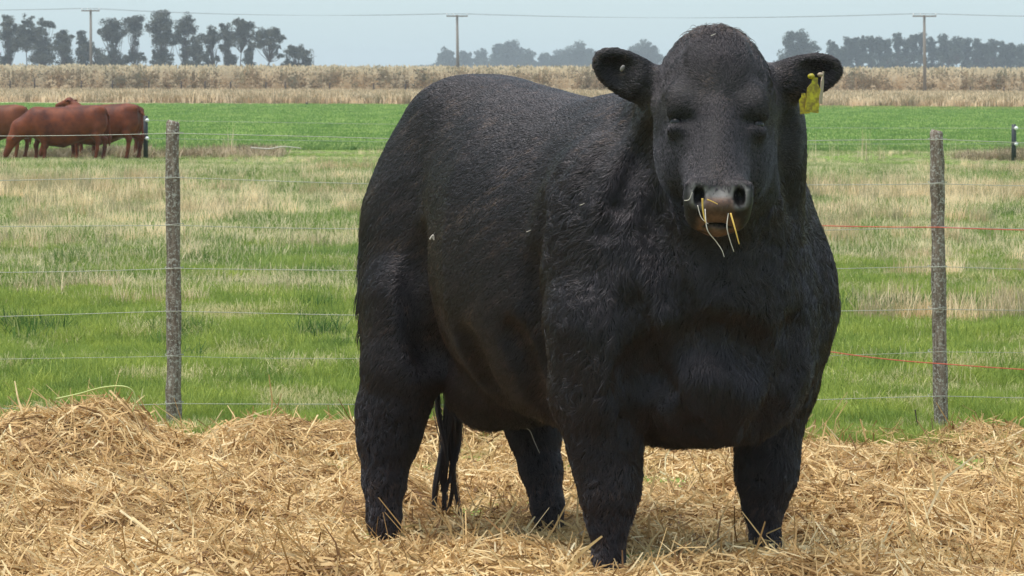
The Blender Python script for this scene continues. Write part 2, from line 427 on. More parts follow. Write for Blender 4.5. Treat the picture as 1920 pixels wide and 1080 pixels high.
        for it in range(2):                                   # light smoothing
            S = np.zeros_like(V); n = np.zeros(len(V))
            for i in range(4):
                for j in (1, 3):
                    np.add.at(S, Q[:, i], V[Q[:, (i + j) % 4]]); np.add.at(n, Q[:, i], 1)
            V = V * .5 + .5 * S / np.maximum(n, 1)[:, None]
        return V * s.h + s.lo, Q

def hair_object(name, pts, radius, tone, mat, parent=None):
    """pts (n, k, 3) strands, radius (n, k)"""
    n, k, _ = pts.shape
    hc = bpy.data.hair_curves.new(name); hc.add_curves([k] * n)
    hc.attributes['position'].data.foreach_set('vector', pts.astype(np.float32).ravel())
    a = hc.attributes.new('radius', 'FLOAT', 'POINT'); a.data.foreach_set('value', radius.astype(np.float32).ravel())
    a = hc.attributes.new('tone', 'FLOAT', 'CURVE'); a.data.foreach_set('value', tone.astype(np.float32))
    hc.materials.append(mat)
    o = bpy.data.objects.new(name, hc); return link(o, parent)

def sample_surface(V, Q, n, rng, dens=None):
    T = np.concatenate([Q[:, [0, 1, 2]], Q[:, [0, 2, 3]]]); a, b, c = V[T[:, 0]], V[T[:, 1]], V[T[:, 2]]
    cr = np.cross(b - a, c - a); ar = np.linalg.norm(cr, axis=1)
    VN = np.zeros_like(V)
    for i in range(3): np.add.at(VN, T[:, i], cr)
    VN /= np.linalg.norm(VN, axis=1, keepdims=True) + 1e-12
    w = ar.copy()
    if dens is not None: w = w * dens((a + b + c) / 3)
    i = rng.choice(len(T), n, p=w / w.sum()); u = rng.random(n); v = rng.random(n); m = u + v > 1; u[m] = 1 - u[m]; v[m] = 1 - v[m]
    P = a[i] + (b[i] - a[i]) * u[:, None] + (c[i] - a[i]) * v[:, None]
    t = T[i]; Nn = VN[t[:, 0]] * (1 - u - v)[:, None] + VN[t[:, 1]] * u[:, None] + VN[t[:, 2]] * v[:, None]
    Nn /= np.linalg.norm(Nn, axis=1, keepdims=True) + 1e-12
    return P, Nn


# ------------------------------------------------------------------ the black bull
BO = np.array([0.552, 10.03, 0.0]); BF = np.array([.576, -.817, 0]); BF /= np.linalg.norm(BF); BL = np.array([-BF[1], BF[0], 0])
BRZ = math.atan2(BF[1], BF[0])
RB = np.stack([BF, BL, np.array([0, 0, 1.0])], 1)             # local -> world
def toloc(P): return (np.asarray(P) - BO) @ RB
def dirloc(v): return np.asarray(v) @ RB
HP = math.radians(52)
POLL = toloc(at(1343, 62, 9.62))
HR = math.radians(1.6)
hu_w = np.array([math.cos(HR), 0, -math.sin(HR)])
ha_w = np.array([0, -math.cos(HP), -math.sin(HP)]); ha_w = unit(ha_w - hu_w * (ha_w @ hu_w)); hn_w = np.cross(ha_w, hu_w); 
if hn_w[1] > 0: hn_w = -hn_w
HU, HA, HN = dirloc(hu_w), dirloc(ha_w), dirloc(hn_w)
def hconv(P):
    q = P - POLL.astype(np.float32)
    return q @ HA.astype(np.float32), q @ HU.astype(np.float32), q @ HN.astype(np.float32)
def HPt(t, u, n): return POLL + HA * t + HU * u + HN * n
RH = np.stack([HU, HA, HN], 1)
RB_N = np.stack([HU, unit(HA * .3 + HN * .95 - 0 * HU), unit(HA * .95 - HN * .3)], 1)[:, [0, 2, 1]]

def build_bull():
    f = Field((-1.80, -.66, -.06), (.92, .64, 1.84), .0105)
    trunk = [(-1.46, .10, 1.42, .92), (-1.40, .16, 1.50, .82), (-1.30, .20, 1.555, .72), (-1.15, .26, 1.605, .62), (-.95, .35, 1.585, .54), (-.75, .42, 1.55, .49),
             (-.5, .43, 1.515, .455), (-.25, .405, 1.515, .45), (0, .38, 1.49, .45), (.15, .34, 1.40, .48), (.28, .25, 1.26, .56), (.36, .16, 1.08, .66)]
    f.loft(None, trunk, lambda P: (P[..., 0], P[..., 1], P[..., 2]), (-1.75, -.62, .3), (.6, .62, 1.75), .06, 2.25)
    for s in (-1, 1):
        f.ell((-1.15, s * .14, 1.36), (.22, .13, .20), .10)                 # hip and rump
        f.ell((-1.26, s * .185, 1.05), (.24, .165, .34), .10)                 # thigh
        f.ell((-1.29, s * .205, .78), (.20, .14, .28), .08)
        f.ell((-.03, s * (.29 if s < 0 else .232), 1.08), (.27, .20, .34), .06)     # shoulder
        f.ell((.05, s * (.33 if s < 0 else .29), .80), (.20, .15, .28), .08)
        f.ell((.20, s * .22, .92), (.16, .17, .26), .08)                    # breast
    f.ell((.24, 0, .72), (.20, .25, .24), .08)                              # brisket
    f.ell((-1.12, 0, .53), (.16, .11, .13), .07)                            # sheath
    f.ell((-.95, 0, .55), (.25, .2, .12), .08)
    f.ell((-.15, 0, 1.42), (.35, .16, .12), .10)                            # withers
    f.ell((.12, -.05, 1.48), (.26, .16, .14), .10)                          # crest
    # fore legs
    f.chain([((.03, -.36, .85), .17), ((-.005, -.345, .62), .135), ((0, -.325, .47), .100), ((.008, -.315, .37), .083), ((.008, -.314, .31), .070), ((0, -.312, .22), .048), ((.005, -.312, .12), .034), ((.02, -.312, .03), .042)], .05)
    f.chain([((.03, .37, .85), .17), ((0, .355, .62), .125), ((0, .335, .47), .092), ((.008, .325, .37), .084), ((.008, .324, .31), .073), ((0, .322, .22), .047), ((.005, .322, .12), .034), ((.02, .322, .03), .042)], .05)
    # hind legs: stifle forward, hock back
    f.chain([((-1.20, -.24, .85), .16), ((-1.225, -.265, .62), .128), ((-1.265, -.280, .47), .106), ((-1.275, -.292, .36), .090), ((-1.275, -.31, .22), .062), ((-1.265, -.318, .10), .044), ((-1.25, -.318, .0), .046)], .05)
    f.chain([((-1.22, .30, .82), .16), ((-1.25, .31, .6), .13), ((-1.275, .31, .47), .105), ((-1.265, .312, .36), .084), ((-1.225, .315, .22), .060), ((-1.185, .315, .10), .044), ((-1.17, .315, .0), .046)], .05)
    # tail
    f.chain([((-1.38, 0, 1.46), .05), ((-1.51, .02, 1.33), .042), ((-1.57, .04, 1.05), .034), ((-1.585, .13, .80), .028), ((-1.59, .19, .58), .020)], .03)
    # neck
    NB = toloc(at(1345, 255, 9.80)); NS = HPt(.22, 0, -.16)
    f.chain([((-.02, 0, 1.12), .38), (tuple(NB), .245), (tuple(NS), .17)], .10)
    f.chain([((.22, -.03, .95), .24), (tuple(NB + np.array([0.02, 0, -.14])), .20), (tuple(HPt(.40, 0, -.20)), .12)], .10)   # throat and dewlap
    q = toloc(at(1165, 365, 10.06)); f.ell(q, (.22, .16, .22), .12)
    q = toloc(at(1322, 715, 9.84)); f.ell(q, (.12, .20, .13), .10)             # brisket lobe
    # head
    head = [(-.03, .070, -.02, -.12), (.012, .128, .005, -.17), (.055, .156, .028, -.22), (.14, .168, .044, -.26), (.22, .168, .042, -.27), (.29, .158, .030, -.27), (.35, .138, .018, -.26), (.42, .104, .012, -.23),
            (.50, .090, .010, -.18), (.555, .090, .010, -.155), (.595, .092, .012, -.140), (.630, .090, -.006, -.132), (.652, .076, -.030, -.12), (.664, .055, -.05, -.105)]
    lo = POLL - .78; hi = POLL + .62
    f.loft(None, head, hconv, np.array([POLL[0] - .35, POLL[1] - .35, POLL[2] - .85]), np.array([POLL[0] + .8, POLL[1] + .55, POLL[2] + .15]), .05, 2.2)
    f.cap(tuple(HPt(.16, 0, .002)), tuple(HPt(.54, 0, -.016)), .058, .040, .035)                        # nasal bridge
    for s in (-1, 1):
        f.ell(HPt(.32, s * .112, -.165), (.062, .145, .10), .04, RH)        # cheek
        f.ell(HPt(.262, s * .112, .008), (.042, .050, .030), .05, RH)      # brow
        f.ell(HPt(.330, s * .124, .002), (.040, .030, .020), .03, RH, sub=True)
        f.ell(HPt(.303, s * .118, -.006), (.036, .013, .022), .02, RH); f.ell(HPt(.345, s * .118, -.031), (.034, .014, .022), .03, RH); f.ell(HPt(.322, s * .119, .002), (.030, .0045, .022), .006, RH, sub=True)    # upper lid
        f.ell(HPt(.600, s * .068, -.008), (.032, .050, .044), .035, RH)   # nostril wing
        f.ell(HPt(.578, s * .058, .020), (.040, .018, .015), .02, RH)     # ridge over nostril
        f.ell(HPt(.615, s * .0585, .014), (.0175, .030, .028), .008, RB_N, sub=True)  # nostril
        f.ell(HPt(.630, s * .046, -.060), (.035, .035, .032), .03, RH)    # lips
    f.ell(HPt(.632, 0, -.018), (.052, .028, .034), .03, RH)               # pad
    f.ell(HPt(.622, 0, -.106), (.047, .048, .032), .02, RH)               # lower lip and chin
    f.ell(HPt(.662, 0, -.064), (.046, .030, .0105), .006, RH, sub=True)    # mouth gap
    f.ell(HPt(.12, 0, .035), (.09, .10, .035), .05, RH)                   # forehead
    # ears
    ears = []
    for s, c, tip, up in ((-1, at(1176, 139, 9.68), at(1112, 104, 9.66), 0), (1, at(1508, 143, 9.68), at(1568, 126, 9.66), 0)):
        c = toloc(c); e1 = unit(toloc(tip) - c); vy = dirloc(np.array([0, -1.0, -.15])); e2 = unit(vy - e1 * (vy @ e1)); e3 = np.cross(e1, e2)
        R = np.stack([e1, e2, e3], 1)
        f.ell(c, (.120, .030, .068), .03, R)
        f.ell(c + e1 * .01 + e2 * .032, (.094, .036, .048), .010, R, sub=True)
        f.cap(tuple(c - e1 * .05), tuple(c - e1 * .16 - e2 * .03), .05, .06, .04)
        ears.append((c, R))
    f.groove([(1216, 240), (1220, 330), (1232, 430), (1262, 530), (1290, 600)], .038, .026, .05)
    f.groove([(1188, 560), (1200, 650), (1192, 740), (1186, 800)], .045, .028, .05)
    f.groove([(1488, 600), (1478, 690), (1450, 770), (1410, 815)], .045, .028, .05)
    f.groove([(1012, 400), (1000, 500), (1008, 610), (1030, 720)], .055, .034, .06)
    f.groove([(960, 620), (985, 690), (1025, 770)], .040, .026, .05)
    f.groove([(792, 450), (782, 540), (795, 630), (815, 690)], .050, .030, .05)
    f.groove([(1480, 230), (1478, 320), (1492, 420)], .035, .024, .05)
    f.groove([(1208, 710), (1235, 655), (1320, 628), (1400, 640), (1448, 700)], .050, .040, .08)
    for g_ in ([(1180, 225), (1110, 320), (1062, 410)], [(1160, 215), (1075, 290), (1030, 350)], [(1200, 300), (1160, 390), (1130, 450)], [(1215, 250), (1180, 330), (1150, 400)]):
        f.groove(g_, .030, .0235, .03)
    f.groove([(1240, 700), (1290, 790), (1330, 810)], .035, .026, .04)
    f.groove([(880, 640), (900, 700), (935, 745)], .05, .040, .06)
    globals()['BFIELD'] = f
    V, Q = f.extract()
    t, u, n = hconv(V.astype(np.float32))
    inmuz = smoothstep(.575, .60, t) * (np.abs(u) < .13) * (n > -.17)
    pad = inmuz * smoothstep(.612, .628, t - .25 * np.minimum(n, 0) * 0) * (1 - smoothstep(.034, .052, np.abs(u)))
    pad = np.maximum(pad, inmuz * smoothstep(-.02, -.04, n) * (1 - smoothstep(.05, .07, np.abs(u))) * smoothstep(-.10, -.08, n))
    rim = inmuz * (1 - smoothstep(.075, .095, np.abs(u))) * smoothstep(-.01, .015, n)
    hole = np.zeros(len(V))
    for s in (-1, 1):
        c = HPt(.615, s * .0585, .014); q = (V - c) @ RB_N; kk = np.linalg.norm(q / np.array([.0185, .031, .029]), axis=1); hole = np.maximum(hole, 1 - smoothstep(.95, 1.08, kk))
    q = (V - HPt(.662, 0, -.064)) @ RH; hole = np.maximum(hole, 1 - smoothstep(.95, 1.12, np.linalg.norm(q / np.array([.044, .032, .011]), axis=1)))
    root = empty('bull', BO, BRZ)
    tag(root, 'large black bull with a yellow ear tag standing in the straw, stalks in its mouth', 'bull')
    body = mesh_np('body', V, Q, np.full(len(Q), 4), MAT['hide'], root, True, {'pad': pad, 'rim': rim * .9, 'hole': hole})
    return root, V, Q, ears

bull, BV, BQ, EARS = build_bull()

def groom_bull():
    rng = np.random.default_rng(11)
    n = 640000
    def dens(C):
        t, u, nn = hconv(C.astype(np.float32))
        bare = (t > .582 + .016 * np.sin(C[:, 0] * 900) * np.cos(C[:, 2] * 700)) & (np.abs(u) < .14) & (np.abs(nn) < .24)
        headz = (t > -.05) & (t < .6) & (np.abs(u) < .2) & (nn > -.2)
        return np.where(bare, .02, 1.0) * np.where(headz, 1.6, 1.0) * np.where(C[:, 2] < .04, .0, 1.0)
    P, Nn = sample_surface(BV, BQ, n, rng, dens)
    x, y, z = P.T
    t, u, nn = hconv(P.astype(np.float32))
    H = smoothstep(-.42, -.28, nn) * smoothstep(.70, .60, t * 1.0) * (np.abs(u) < .32) * smoothstep(.80, .55, t)
    inhead = (nn > -.30) & (t < .72) & (np.abs(u) < .34) & (z > 1.05) & (x > .25)
    legs = smoothstep(.62, .42, z)
    thigh = smoothstep(-1.1, -1.3, x) * smoothstep(.3, .6, z) * smoothstep(1.35, 1.0, z)
    chest = smoothstep(-.35, -.05, x) * smoothstep(1.42, 1.2, z) * (1 - legs) * (~inhead)
    poll = inhead * smoothstep(.12, .02, t) * smoothstep(-.16, -.06, nn) * smoothstep(.13, .08, np.abs(u))
    fore = inhead * smoothstep(.30, .12, t)
    D = np.stack([-.85 + 0 * x, 0 * x, -.5 + 0 * x], -1)
    D = D * (1 - legs)[:, None] + legs[:, None] * np.array([-.15, 0, -1.0])
    D = D * (1 - thigh)[:, None] + thigh[:, None] * np.array([-.45, 0, -1.0])
    cf = chest * smoothstep(.0, .35, x)
    D = D * (1 - cf)[:, None] + cf[:, None] * np.array([.0, 0, -1.0])
    neck = smoothstep(.05, .3, x) * (z > 1.1) * (~inhead)
    D = D * (1 - neck)[:, None] + neck[:, None] * np.array([-.8, .1, -.75])
    fs = smoothstep(.12, .40, t)[:, None] * 2 - 1; face_dir = HA[None] * fs * .9 + HU[None] * (np.clip(u * 9, -1, 1)[:, None]) * (.30 + .5 * (1 - np.abs(fs)))
    D = np.where(inhead[:, None], face_dir, D)
    # ears: hair runs to the tip
    for c, R in EARS:
        q = (P - c) @ R; e = np.linalg.norm(q / np.array([.16, .07, .09]), axis=1) < 1.05
        D[e] = R[:, 0] * .9 + R[:, 2] * .35 * np.sign(q[e][:, 2:3]); inhead = inhead & ~e
        if c is EARS[0][0]: em = e.copy()
        else: em = em | e
    L = .015 + .022 * thigh + .014 * chest + .003 * legs * smoothstep(.1, .4, z)
    L = np.where(inhead, .008 + .008 * fore + .022 * poll, L); L = np.where(em, .010, L)
    belly = smoothstep(.66, .5, z) * (1 - smoothstep(.2, .25, np.abs(np.abs(y) - .1))) * ((x > -1.1) & (x < .2))
    L = L + .010 * belly
    lay = .24 + .40 * legs + .14 * chest + .08 * fore + .35 * poll
    curl = .24 + .95 * chest + 1.0 * legs + .25 * thigh; curl = np.where(inhead, .22 + .5 * fore + .5 * poll, curl)
    # broad swirls, fine clumps
    big = vnoise3(P, .16, 20) * .35
    dv = unit(np.array([-.85, 0, -.5])); rough_ = np.clip(chest + legs + inhead, 0, 1)[:, None]; Pst = P - (1 - rough_) * .90 * (P @ dv)[:, None] * dv
    fine = (1 - rough_) * .75 * vnoise3(Pst, .026, 57) + rough_ * .55 * vnoise3(P, .030, 24) + rough_ * .8 * vnoise3(P * np.array([1, 1, .6]), .011, 28)
    jit = rng.normal(0, .20, (n, 3))
    D = unit(D) + big + fine * curl[:, None] + jit
    D = D - Nn * np.sum(D * Nn, 1, keepdims=True); D = unit(D)
    lift = lay * (.70 + .7 * vnoise(Pst, .03, 33)) + rng.normal(0, .07, n)
    L = L * rng.uniform(.6, 1.25, n) * (.75 + .5 * vnoise(P, .05, 34))
    side = np.cross(Nn, D)
    sw = (vnoise(P, .018, 36) - .5) * 2.2 * curl
    k = 4; pts = np.zeros((n, k, 3)); s = np.array([-.12, .33, .66, 1.0])
    for i, si in enumerate(s):
        up = lift * si * (1 - .45 * si * si)
        pts[:, i] = P + (D * si + Nn * (up if si > 0 else si * .8 + 0 * up)[:, None] + side * (sw * si * si * .55)[:, None]) * L[:, None]
    # gravity on long hair
    pts[:, 2, 2] -= L * .10; pts[:, 3, 2] -= L * .28
    r = np.array([.0008, .0008, .0006, .0002])[None] * rng.uniform(.75, 1.25, n)[:, None] * np.where(inhead, .85, 1.1)[:, None]
    tone = np.clip(rng.random(n) * .75 + (1 - rough_[:, 0]) * .9 * (vnoise(Pst, .016, 62) - .5) + .45 * poll + inhead * .22 * np.exp(-(u / .045) ** 2) * smoothstep(.05, .15, t) + legs * .45 * smoothstep(.40, .05, z) * vnoise(P, .025, 66) + legs * .5 * (vnoise(P, .014, 44) - .45) + .35 * (vnoise(P, .12, 40) - .5) + .30 * (vnoise(P, .02, 41) - .5) + .18 * poll, 0, 1)  # nose bridge hair lightened: sky sheen painted into the tone, along with dust
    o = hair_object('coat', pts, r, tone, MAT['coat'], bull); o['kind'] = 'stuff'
    # long fringe behind the thigh and along the belly, tuft on the poll
    m = np.where((thigh > .3) & (rng.random(n) < .10) & (x < -1.38))[0]; m2 = np.where((poll > .35) & (rng.random(n) < .16))[0]; m3 = np.where((belly > .5) & (rng.random(n) < .04))[0]
    idx = np.concatenate([m, m2, m3]); Lf = np.concatenate([np.full(len(m), .06), np.full(len(m2), .055), np.full(len(m3), .03)]) * rng.uniform(.5, 1.2, len(idx))
    Dd = D[idx]; Pp = P[idx]; Nf = Nn[idx]; pf = np.zeros((len(idx), 5, 3)); cl = vnoise3(Pp, .035, 50)
    for i, si in enumerate((0, .25, .5, .75, 1)):
        pf[:, i] = Pp + (Dd * si + Nf * (.45 * si * (1 - .6 * si))[:, None] if False else Pp * 0 + Dd * si + Nf * (.45 * si * (1 - .6 * si))) * Lf[:, None] + cl * (si * .35) * Lf[:, None]
        pf[:, i, 2] -= Lf * si * si * .35
    rf = np.array([.0011, .0010, .0009, .0007, .0002])[None] * np.ones((len(idx), 1))
    o = hair_object('long_hair', pf, rf, rng.random(len(idx)) * .6, MAT['coat'], bull); o['kind'] = 'stuff'
    # tail switch in a few locks
    locks = []; nl = 17; ns = 42
    base = np.array([-1.59, .185, .66])
    for j in range(nl):
        sp = rng.normal(0, 1, 2).clip(-1.3, 1.3) * np.array([.009, .013]); drop = rng.uniform(.42, .74); b0 = base + np.array([sp[0] * .5, sp[1] * .5, rng.uniform(-.10, .12)])
        ph = rng.uniform(0, 6.3, 2); amp = rng.uniform(.014, .034)
        nn_ = ns; a = np.linspace(0, 1, 9)
        cx = b0[0] + sp[0] * 2.0 * a * (1 - .35 * a) + amp * np.sin(a * 7 + ph[0]) * a; cy = b0[1] + sp[1] * 2.2 * np.sin(a * 2.2) - .028 * a * a + amp * np.sin(a * 6 + ph[1]) * a
        cz = b0[2] - drop * a
        c = np.stack([cx, cy, cz], -1)[None] + rng.normal(0, 1, (nn_, 1, 3)) * np.array([.010, .010, .02]) * (1 - .82 * a)[None, :, None]
        c[..., 2] = np.maximum(c[..., 2], .0); locks.append(c)
    pt = np.concatenate(locks); rr = np.array([.0010] * 7 + [.0008, .0003])[None] * np.ones((len(pt), 1))
    o = hair_object('tail_switch', pt, rr, rng.random(len(pt)) * .5 + .3, MAT['coat'], bull); o['kind'] = 'stuff'
groom_bull()

def sphere_mb(c, r, R=None, nu=16, nv=10, sc=(1, 1, 1)):
    mb = MB(); vs_ = []; fs = []
    for j in range(nv + 1):
        th = math.pi * j / nv
        for i in range(nu):
            ph = 2 * math.pi * i / nu
            q = np.array([math.sin(th) * math.cos(ph) * sc[0], math.sin(th) * math.sin(ph) * sc[1], math.cos(th) * sc[2]]) * r
            if R is not None: q = R @ q
            vs_.append(q + c)
    for j in range(nv):
        for i in range(nu): fs.append((j * nu + i, (j + 1) * nu + i, (j + 1) * nu + (i + 1) % nu, j * nu + (i + 1) % nu))
    mb.add(vs_, fs); return mb

def bull_parts():
    for s in (-1, 1):
        sphere_mb(HPt(.323, s * .120, -.024), .0185).build('eye', MAT['eye'], bull)
    # ear tags, hanging in the left ear
    def panel(name, mat, c_w, w, h, tilt, yaw, thick=.003, neck=True):
        c = toloc(c_w); R = Matrix.Rotation(math.radians(tilt), 3, 'Y'); R2 = Matrix.Rotation(math.radians(yaw), 3, 'Z')
        prof = []
        if neck: out = [(-.5, -.5), (.5, -.5), (.5, .18), (.22, .34), (.2, .5), (-.2, .5), (-.22, .34), (-.5, .18)]
        else: out = [(.5 * math.cos(a), .5 * math.sin(a)) for a in np.linspace(0, 2 * math.pi, 17)[:-1]]
        vv = []
        for d in (-thick / 2, thick / 2):
            for (a, b) in out:
                q = R2 @ (R @ Vector((a * w, d, b * h))); q = dirloc(np.array(q)) + c; vv.append(q)
        m = len(out); ff = [tuple(range(m))[::-1], tuple(range(m, 2 * m))] + [(i, (i + 1) % m, m + (i + 1) % m, m + i) for i in range(m)]
        mb = MB(); mb.add(vv, ff); return mb.build(name, mat, bull, smooth=False)
    a = panel('ear_tag', MAT['tag'], at(1525, 178, 9.57), .046, .105, 6, 25); a['label'] = 'large yellow ear tag'
    b = panel('ear_tag', MAT['tag'], at(1508, 194, 9.585), .030, .062, -6, -15); b['label'] = 'small yellow ear tag'
    c = panel('ear_tag', MAT['pale_tag'], at(1541, 164, 9.59), .020, .098, 12, 62); c['label'] = 'pale worn ear tag'
    for (px, py, rr, m, par) in ((1521, 143, .011, 'tag', a), (1538, 140, .009, 'pale_tag', c)):
        q = toloc(at(px, py, 9.57)); sphere_mb(q, rr, None, 12, 8, (1, 1, .8)).build('button', MAT[m], bull)
    q = toloc(at(1167, 128, 9.625)); R = np.stack([EARS[0][1][:, 0], EARS[0][1][:, 2], EARS[0][1][:, 1]], 1)
    o = sphere_mb(q, .012, R, 14, 8, (.55, .9, .35)).build('tag_button', MAT['button'], bull); o['label'] = 'small grey tag button inside the ear'
    # teeth and tongue in the mouth gap
    mb = MB()
    for k in range(-3, 4):
        mb.box(HPt(.642, k * .010, -.064), (.007, .010, .013), Matrix(RH.tolist()))
    mb.build('teeth', MAT['pad_teeth'] if 'pad_teeth' in MAT else MAT['hide'], bull)
bull_parts()

# ------------------------------------------------------------------ wire fence behind the bull
def wire_fence():
    YL, YR = 14.55, 14.45
    root = empty('wire_fence', at(1040, 800, 14.5) * np.array([1, 1, 0]))
    tag(root, 'seven wire fence on rough round wooden posts, running behind the straw and the bull', 'fence')
    inv = -np.array(root.location)
    def post(px0, py0, px1, py1, Y, rad, seed):
        a = at(px0, py0, Y); b = at(px1, py1, Y); b = b + (b - a) * .06
        r = np.random.default_rng(seed); mb = MB(); k = 22; pts = []; rr = []
        for i in range(k + 1):
            t = i / k; p = a + (b - a) * t + inv; p = p + np.array([r.normal(0, .0012), 0, 0]); pts.append(p); rr.append(rad * (1 + .05 * math.sin(i * .9 + seed)) * (1 + r.normal(0, .018)) * (.92 + .10 * t))
        pts.insert(0, pts[0] + np.array([.002, 0, .010])); rr.insert(0, rad * .70)
        mb.tube(pts, rr, 18)
        o = mb.build('post', MAT['wood'], root)
        me = o.data; V = np.array([v.co for v in me.vertices]); d = vnoise3(V * np.array([1, 1, .25]), .012, 60) * .003
        for v, q in zip(me.vertices, d): v.co = Vector(np.array(v.co) + q)
        return a, b, o
    a1, b1, p1 = post(323, 231, 327, 808, YL, .0345, 3); a2, b2, p2 = post(1756, 249, 1765, 820, YR, .0335, 5)
    p1['label'] = 'left wooden fence post, flecked with pale lichen'; p2['label'] = 'right wooden fence post, leaning slightly'
    yl = [250, 334, 421, 503, 585, 667, 756]; yr = [262, 343, 426.5, 501, 578, 660, 744]
    slope_l = [-1, 0, -1, 1, 2, 1, 0]
    wires = []
    for i, (l, r) in enumerate(zip(yl, yr)):
        P = at(325, l, YL - .042); R = at(1760, r, YR - .042)
        d = (R - P); dirx = d / np.linalg.norm(d)
        pts = []
        for t in np.linspace(-1.6, 2.6, 64):
            q = P + d * t; span = t - math.floor(t); q = q - np.array([0, 0, .022 * 4 * span * (1 - span)]); q[2] += .004 * math.sin(t * 9 + i * 2)
            pts.append(q + inv)
        mb = MB(); mb.tube(pts, .0015 if i != 5 else .0010, 5); o = mb.build('wire', MAT['wire'], root); wires.append(o)
        for (Pp, py, po) in ((P, l, p1), (R, r, p2)):
            mb = MB(); c = Pp + inv
            th = np.linspace(-.3, math.pi * 2 + .2, 16); rr = .042
            mb.tube([c + np.array([rr * math.cos(a), .042 - rr * math.sin(a) * 1.02, .003 * math.sin(a * 2) + a * .0006]) for a in th], .0015, 5)
            mb.build('tie_wire', MAT['wire'], po)
    # posts beyond both edges of the picture carry the same wires
    return P
wire_fence()

def cord(label, pix, Y, r=.0024):
    P = [at(x, y, yy) for (x, y), yy in zip(pix, Y)]; pts = []
    for i in range(len(P) - 1):
        for t in np.linspace(0, 1, 12)[:-1]: pts.append(P[i] + (P[i + 1] - P[i]) * t - np.array([0, 0, .006 * 4 * t * (1 - t)]))
    pts.append(P[-1]); mb = MB(); mb.tube(pts, r, 6); o = mb.build('cord', MAT['red']); fence = bpy.data.objects['wire_fence']; o.data.transform(Matrix.Translation(-fence.location)); o.parent = fence; o['label'] = label
cord('upper red electric cord crossing the right fence post at bull muzzle height', [(1380, 417), (1757, 426), (2150, 433)], [14.45, 14.36, 14.3])
cord('lower red electric cord slanting down across the right fence post', [(1380, 650), (1560, 660), (1765, 682), (2150, 703)], [14.45, 14.42, 14.36, 14.3])

# ------------------------------------------------------------------ second, electric fence farther off
def electric_fence():
    root = empty('electric_fence', at(960, 280, 78) * np.array([1, 1, 0]) + np.array([0, 0, -.37]))
    tag(root, 'thin electric fence on dark posts with white insulators along the far edge of the pasture', 'fence')
    inv = -np.array(root.location)
    tops = []
    for px, yt, yb in ((273, 217, 272), (1901, 233, 292)):
        Y = 74.0
        a = at(px, yt, Y) + inv; b = at(px, yb, Y) + inv; b[2] = -.02
        mb = MB(); mb.tube([a, (a + b) / 2, b], [.052, .056, .058], 10); p = mb.build('post', MAT['darkpost'], root)
        for q in (.10, .50):
            c = a + (b - a) * q + np.array([.045, -.06, 0]); sphere_mb(c, .045).build('insulator', MAT['white'], p)
            tops.append((q, c))
    for q in (.10, .50):
        cs = [c for k, c in tops if k == q]; d = cs[1] - cs[0]
        mb = MB(); mb.tube([cs[0] + d * t - np.array([0, 0, .05 * math.sin(math.pi * (t % 1))]) for t in np.linspace(-1, 2, 40)], .004, 5); mb.build('wire', MAT['wire'], root)
electric_fence()

# ------------------------------------------------------------------ straw
def straw_h(X, Y):
    P = np.stack([X, Y, X * 0], -1)
    # world x of a pixel column at that distance
    px = 960 + X / Y * F
    h = .070 * smoothstep(10.4, 9.5, Y) + .010
    def mound(cx, cy, rx, ry, hh): return hh * np.exp(-((X - cx) / rx) ** 2 - ((Y - cy) / ry) ** 2)
    h = h + mound(-1.83, 13.2, .30, .6, .175) + mound(-2.25, 12.6, .40, .8, .07) + mound(-1.60, 13.2, .12, .4, .06)
    h = h + mound(-1.03, 13.6, .28, .5, .080) + mound(-.62, 13.5, .30, .6, .05) + mound(-1.9, 11.8, .8, .7, .04)
    h = h + mound(1.30, 13.6, .16, .35, .025) + mound(2.25, 13.6, .22, .4, .012) - .018 * (X > .9) * smoothstep(12.6, 13.4, Y)
    h = h + mound(.88, 9.62, .28, .22, .075) + mound(-.9, 9.4, .5, .3, .03) + mound(1.3, 10.9, .5, .5, .03) + mound(-.1, 9.3, .25, .2, .03)
    h = h + (vnoise(P, .42, 70) - .5) * .085 + (vnoise(P, .17, 71) - .5) * .078 + (vnoise(P, .07, 72) - .5) * .034
    # treads round the feet
    for lx, ly in ((0, -.31), (0, .32), (-1.25, -.318), (-1.17, .315)):
        w = BO + BF * lx + BL * ly; d2 = (X - w[0]) ** 2 + (Y - w[1]) ** 2; tgt = (.045 if ly < 0 else .07) if lx > -1 else -.015
        d2 = (X - w[0]) ** 2 + ((Y - w[1] + .16) / 1.9) ** 2; k = np.exp(-d2 / .16 ** 2) * .9; h = h * (1 - k) + tgt * k
    back = 14.30 + (vnoise(P * np.array([1, 0, 0]), .30, 73) - .5) * .45 + .10 * (px > 1500)
    front = 7.6
    e = smoothstep(back, back - .45, Y) * smoothstep(front, front + .3, Y) * smoothstep(3.3, 2.9, np.abs(X))
    return h * e - .03 * (1 - e), e

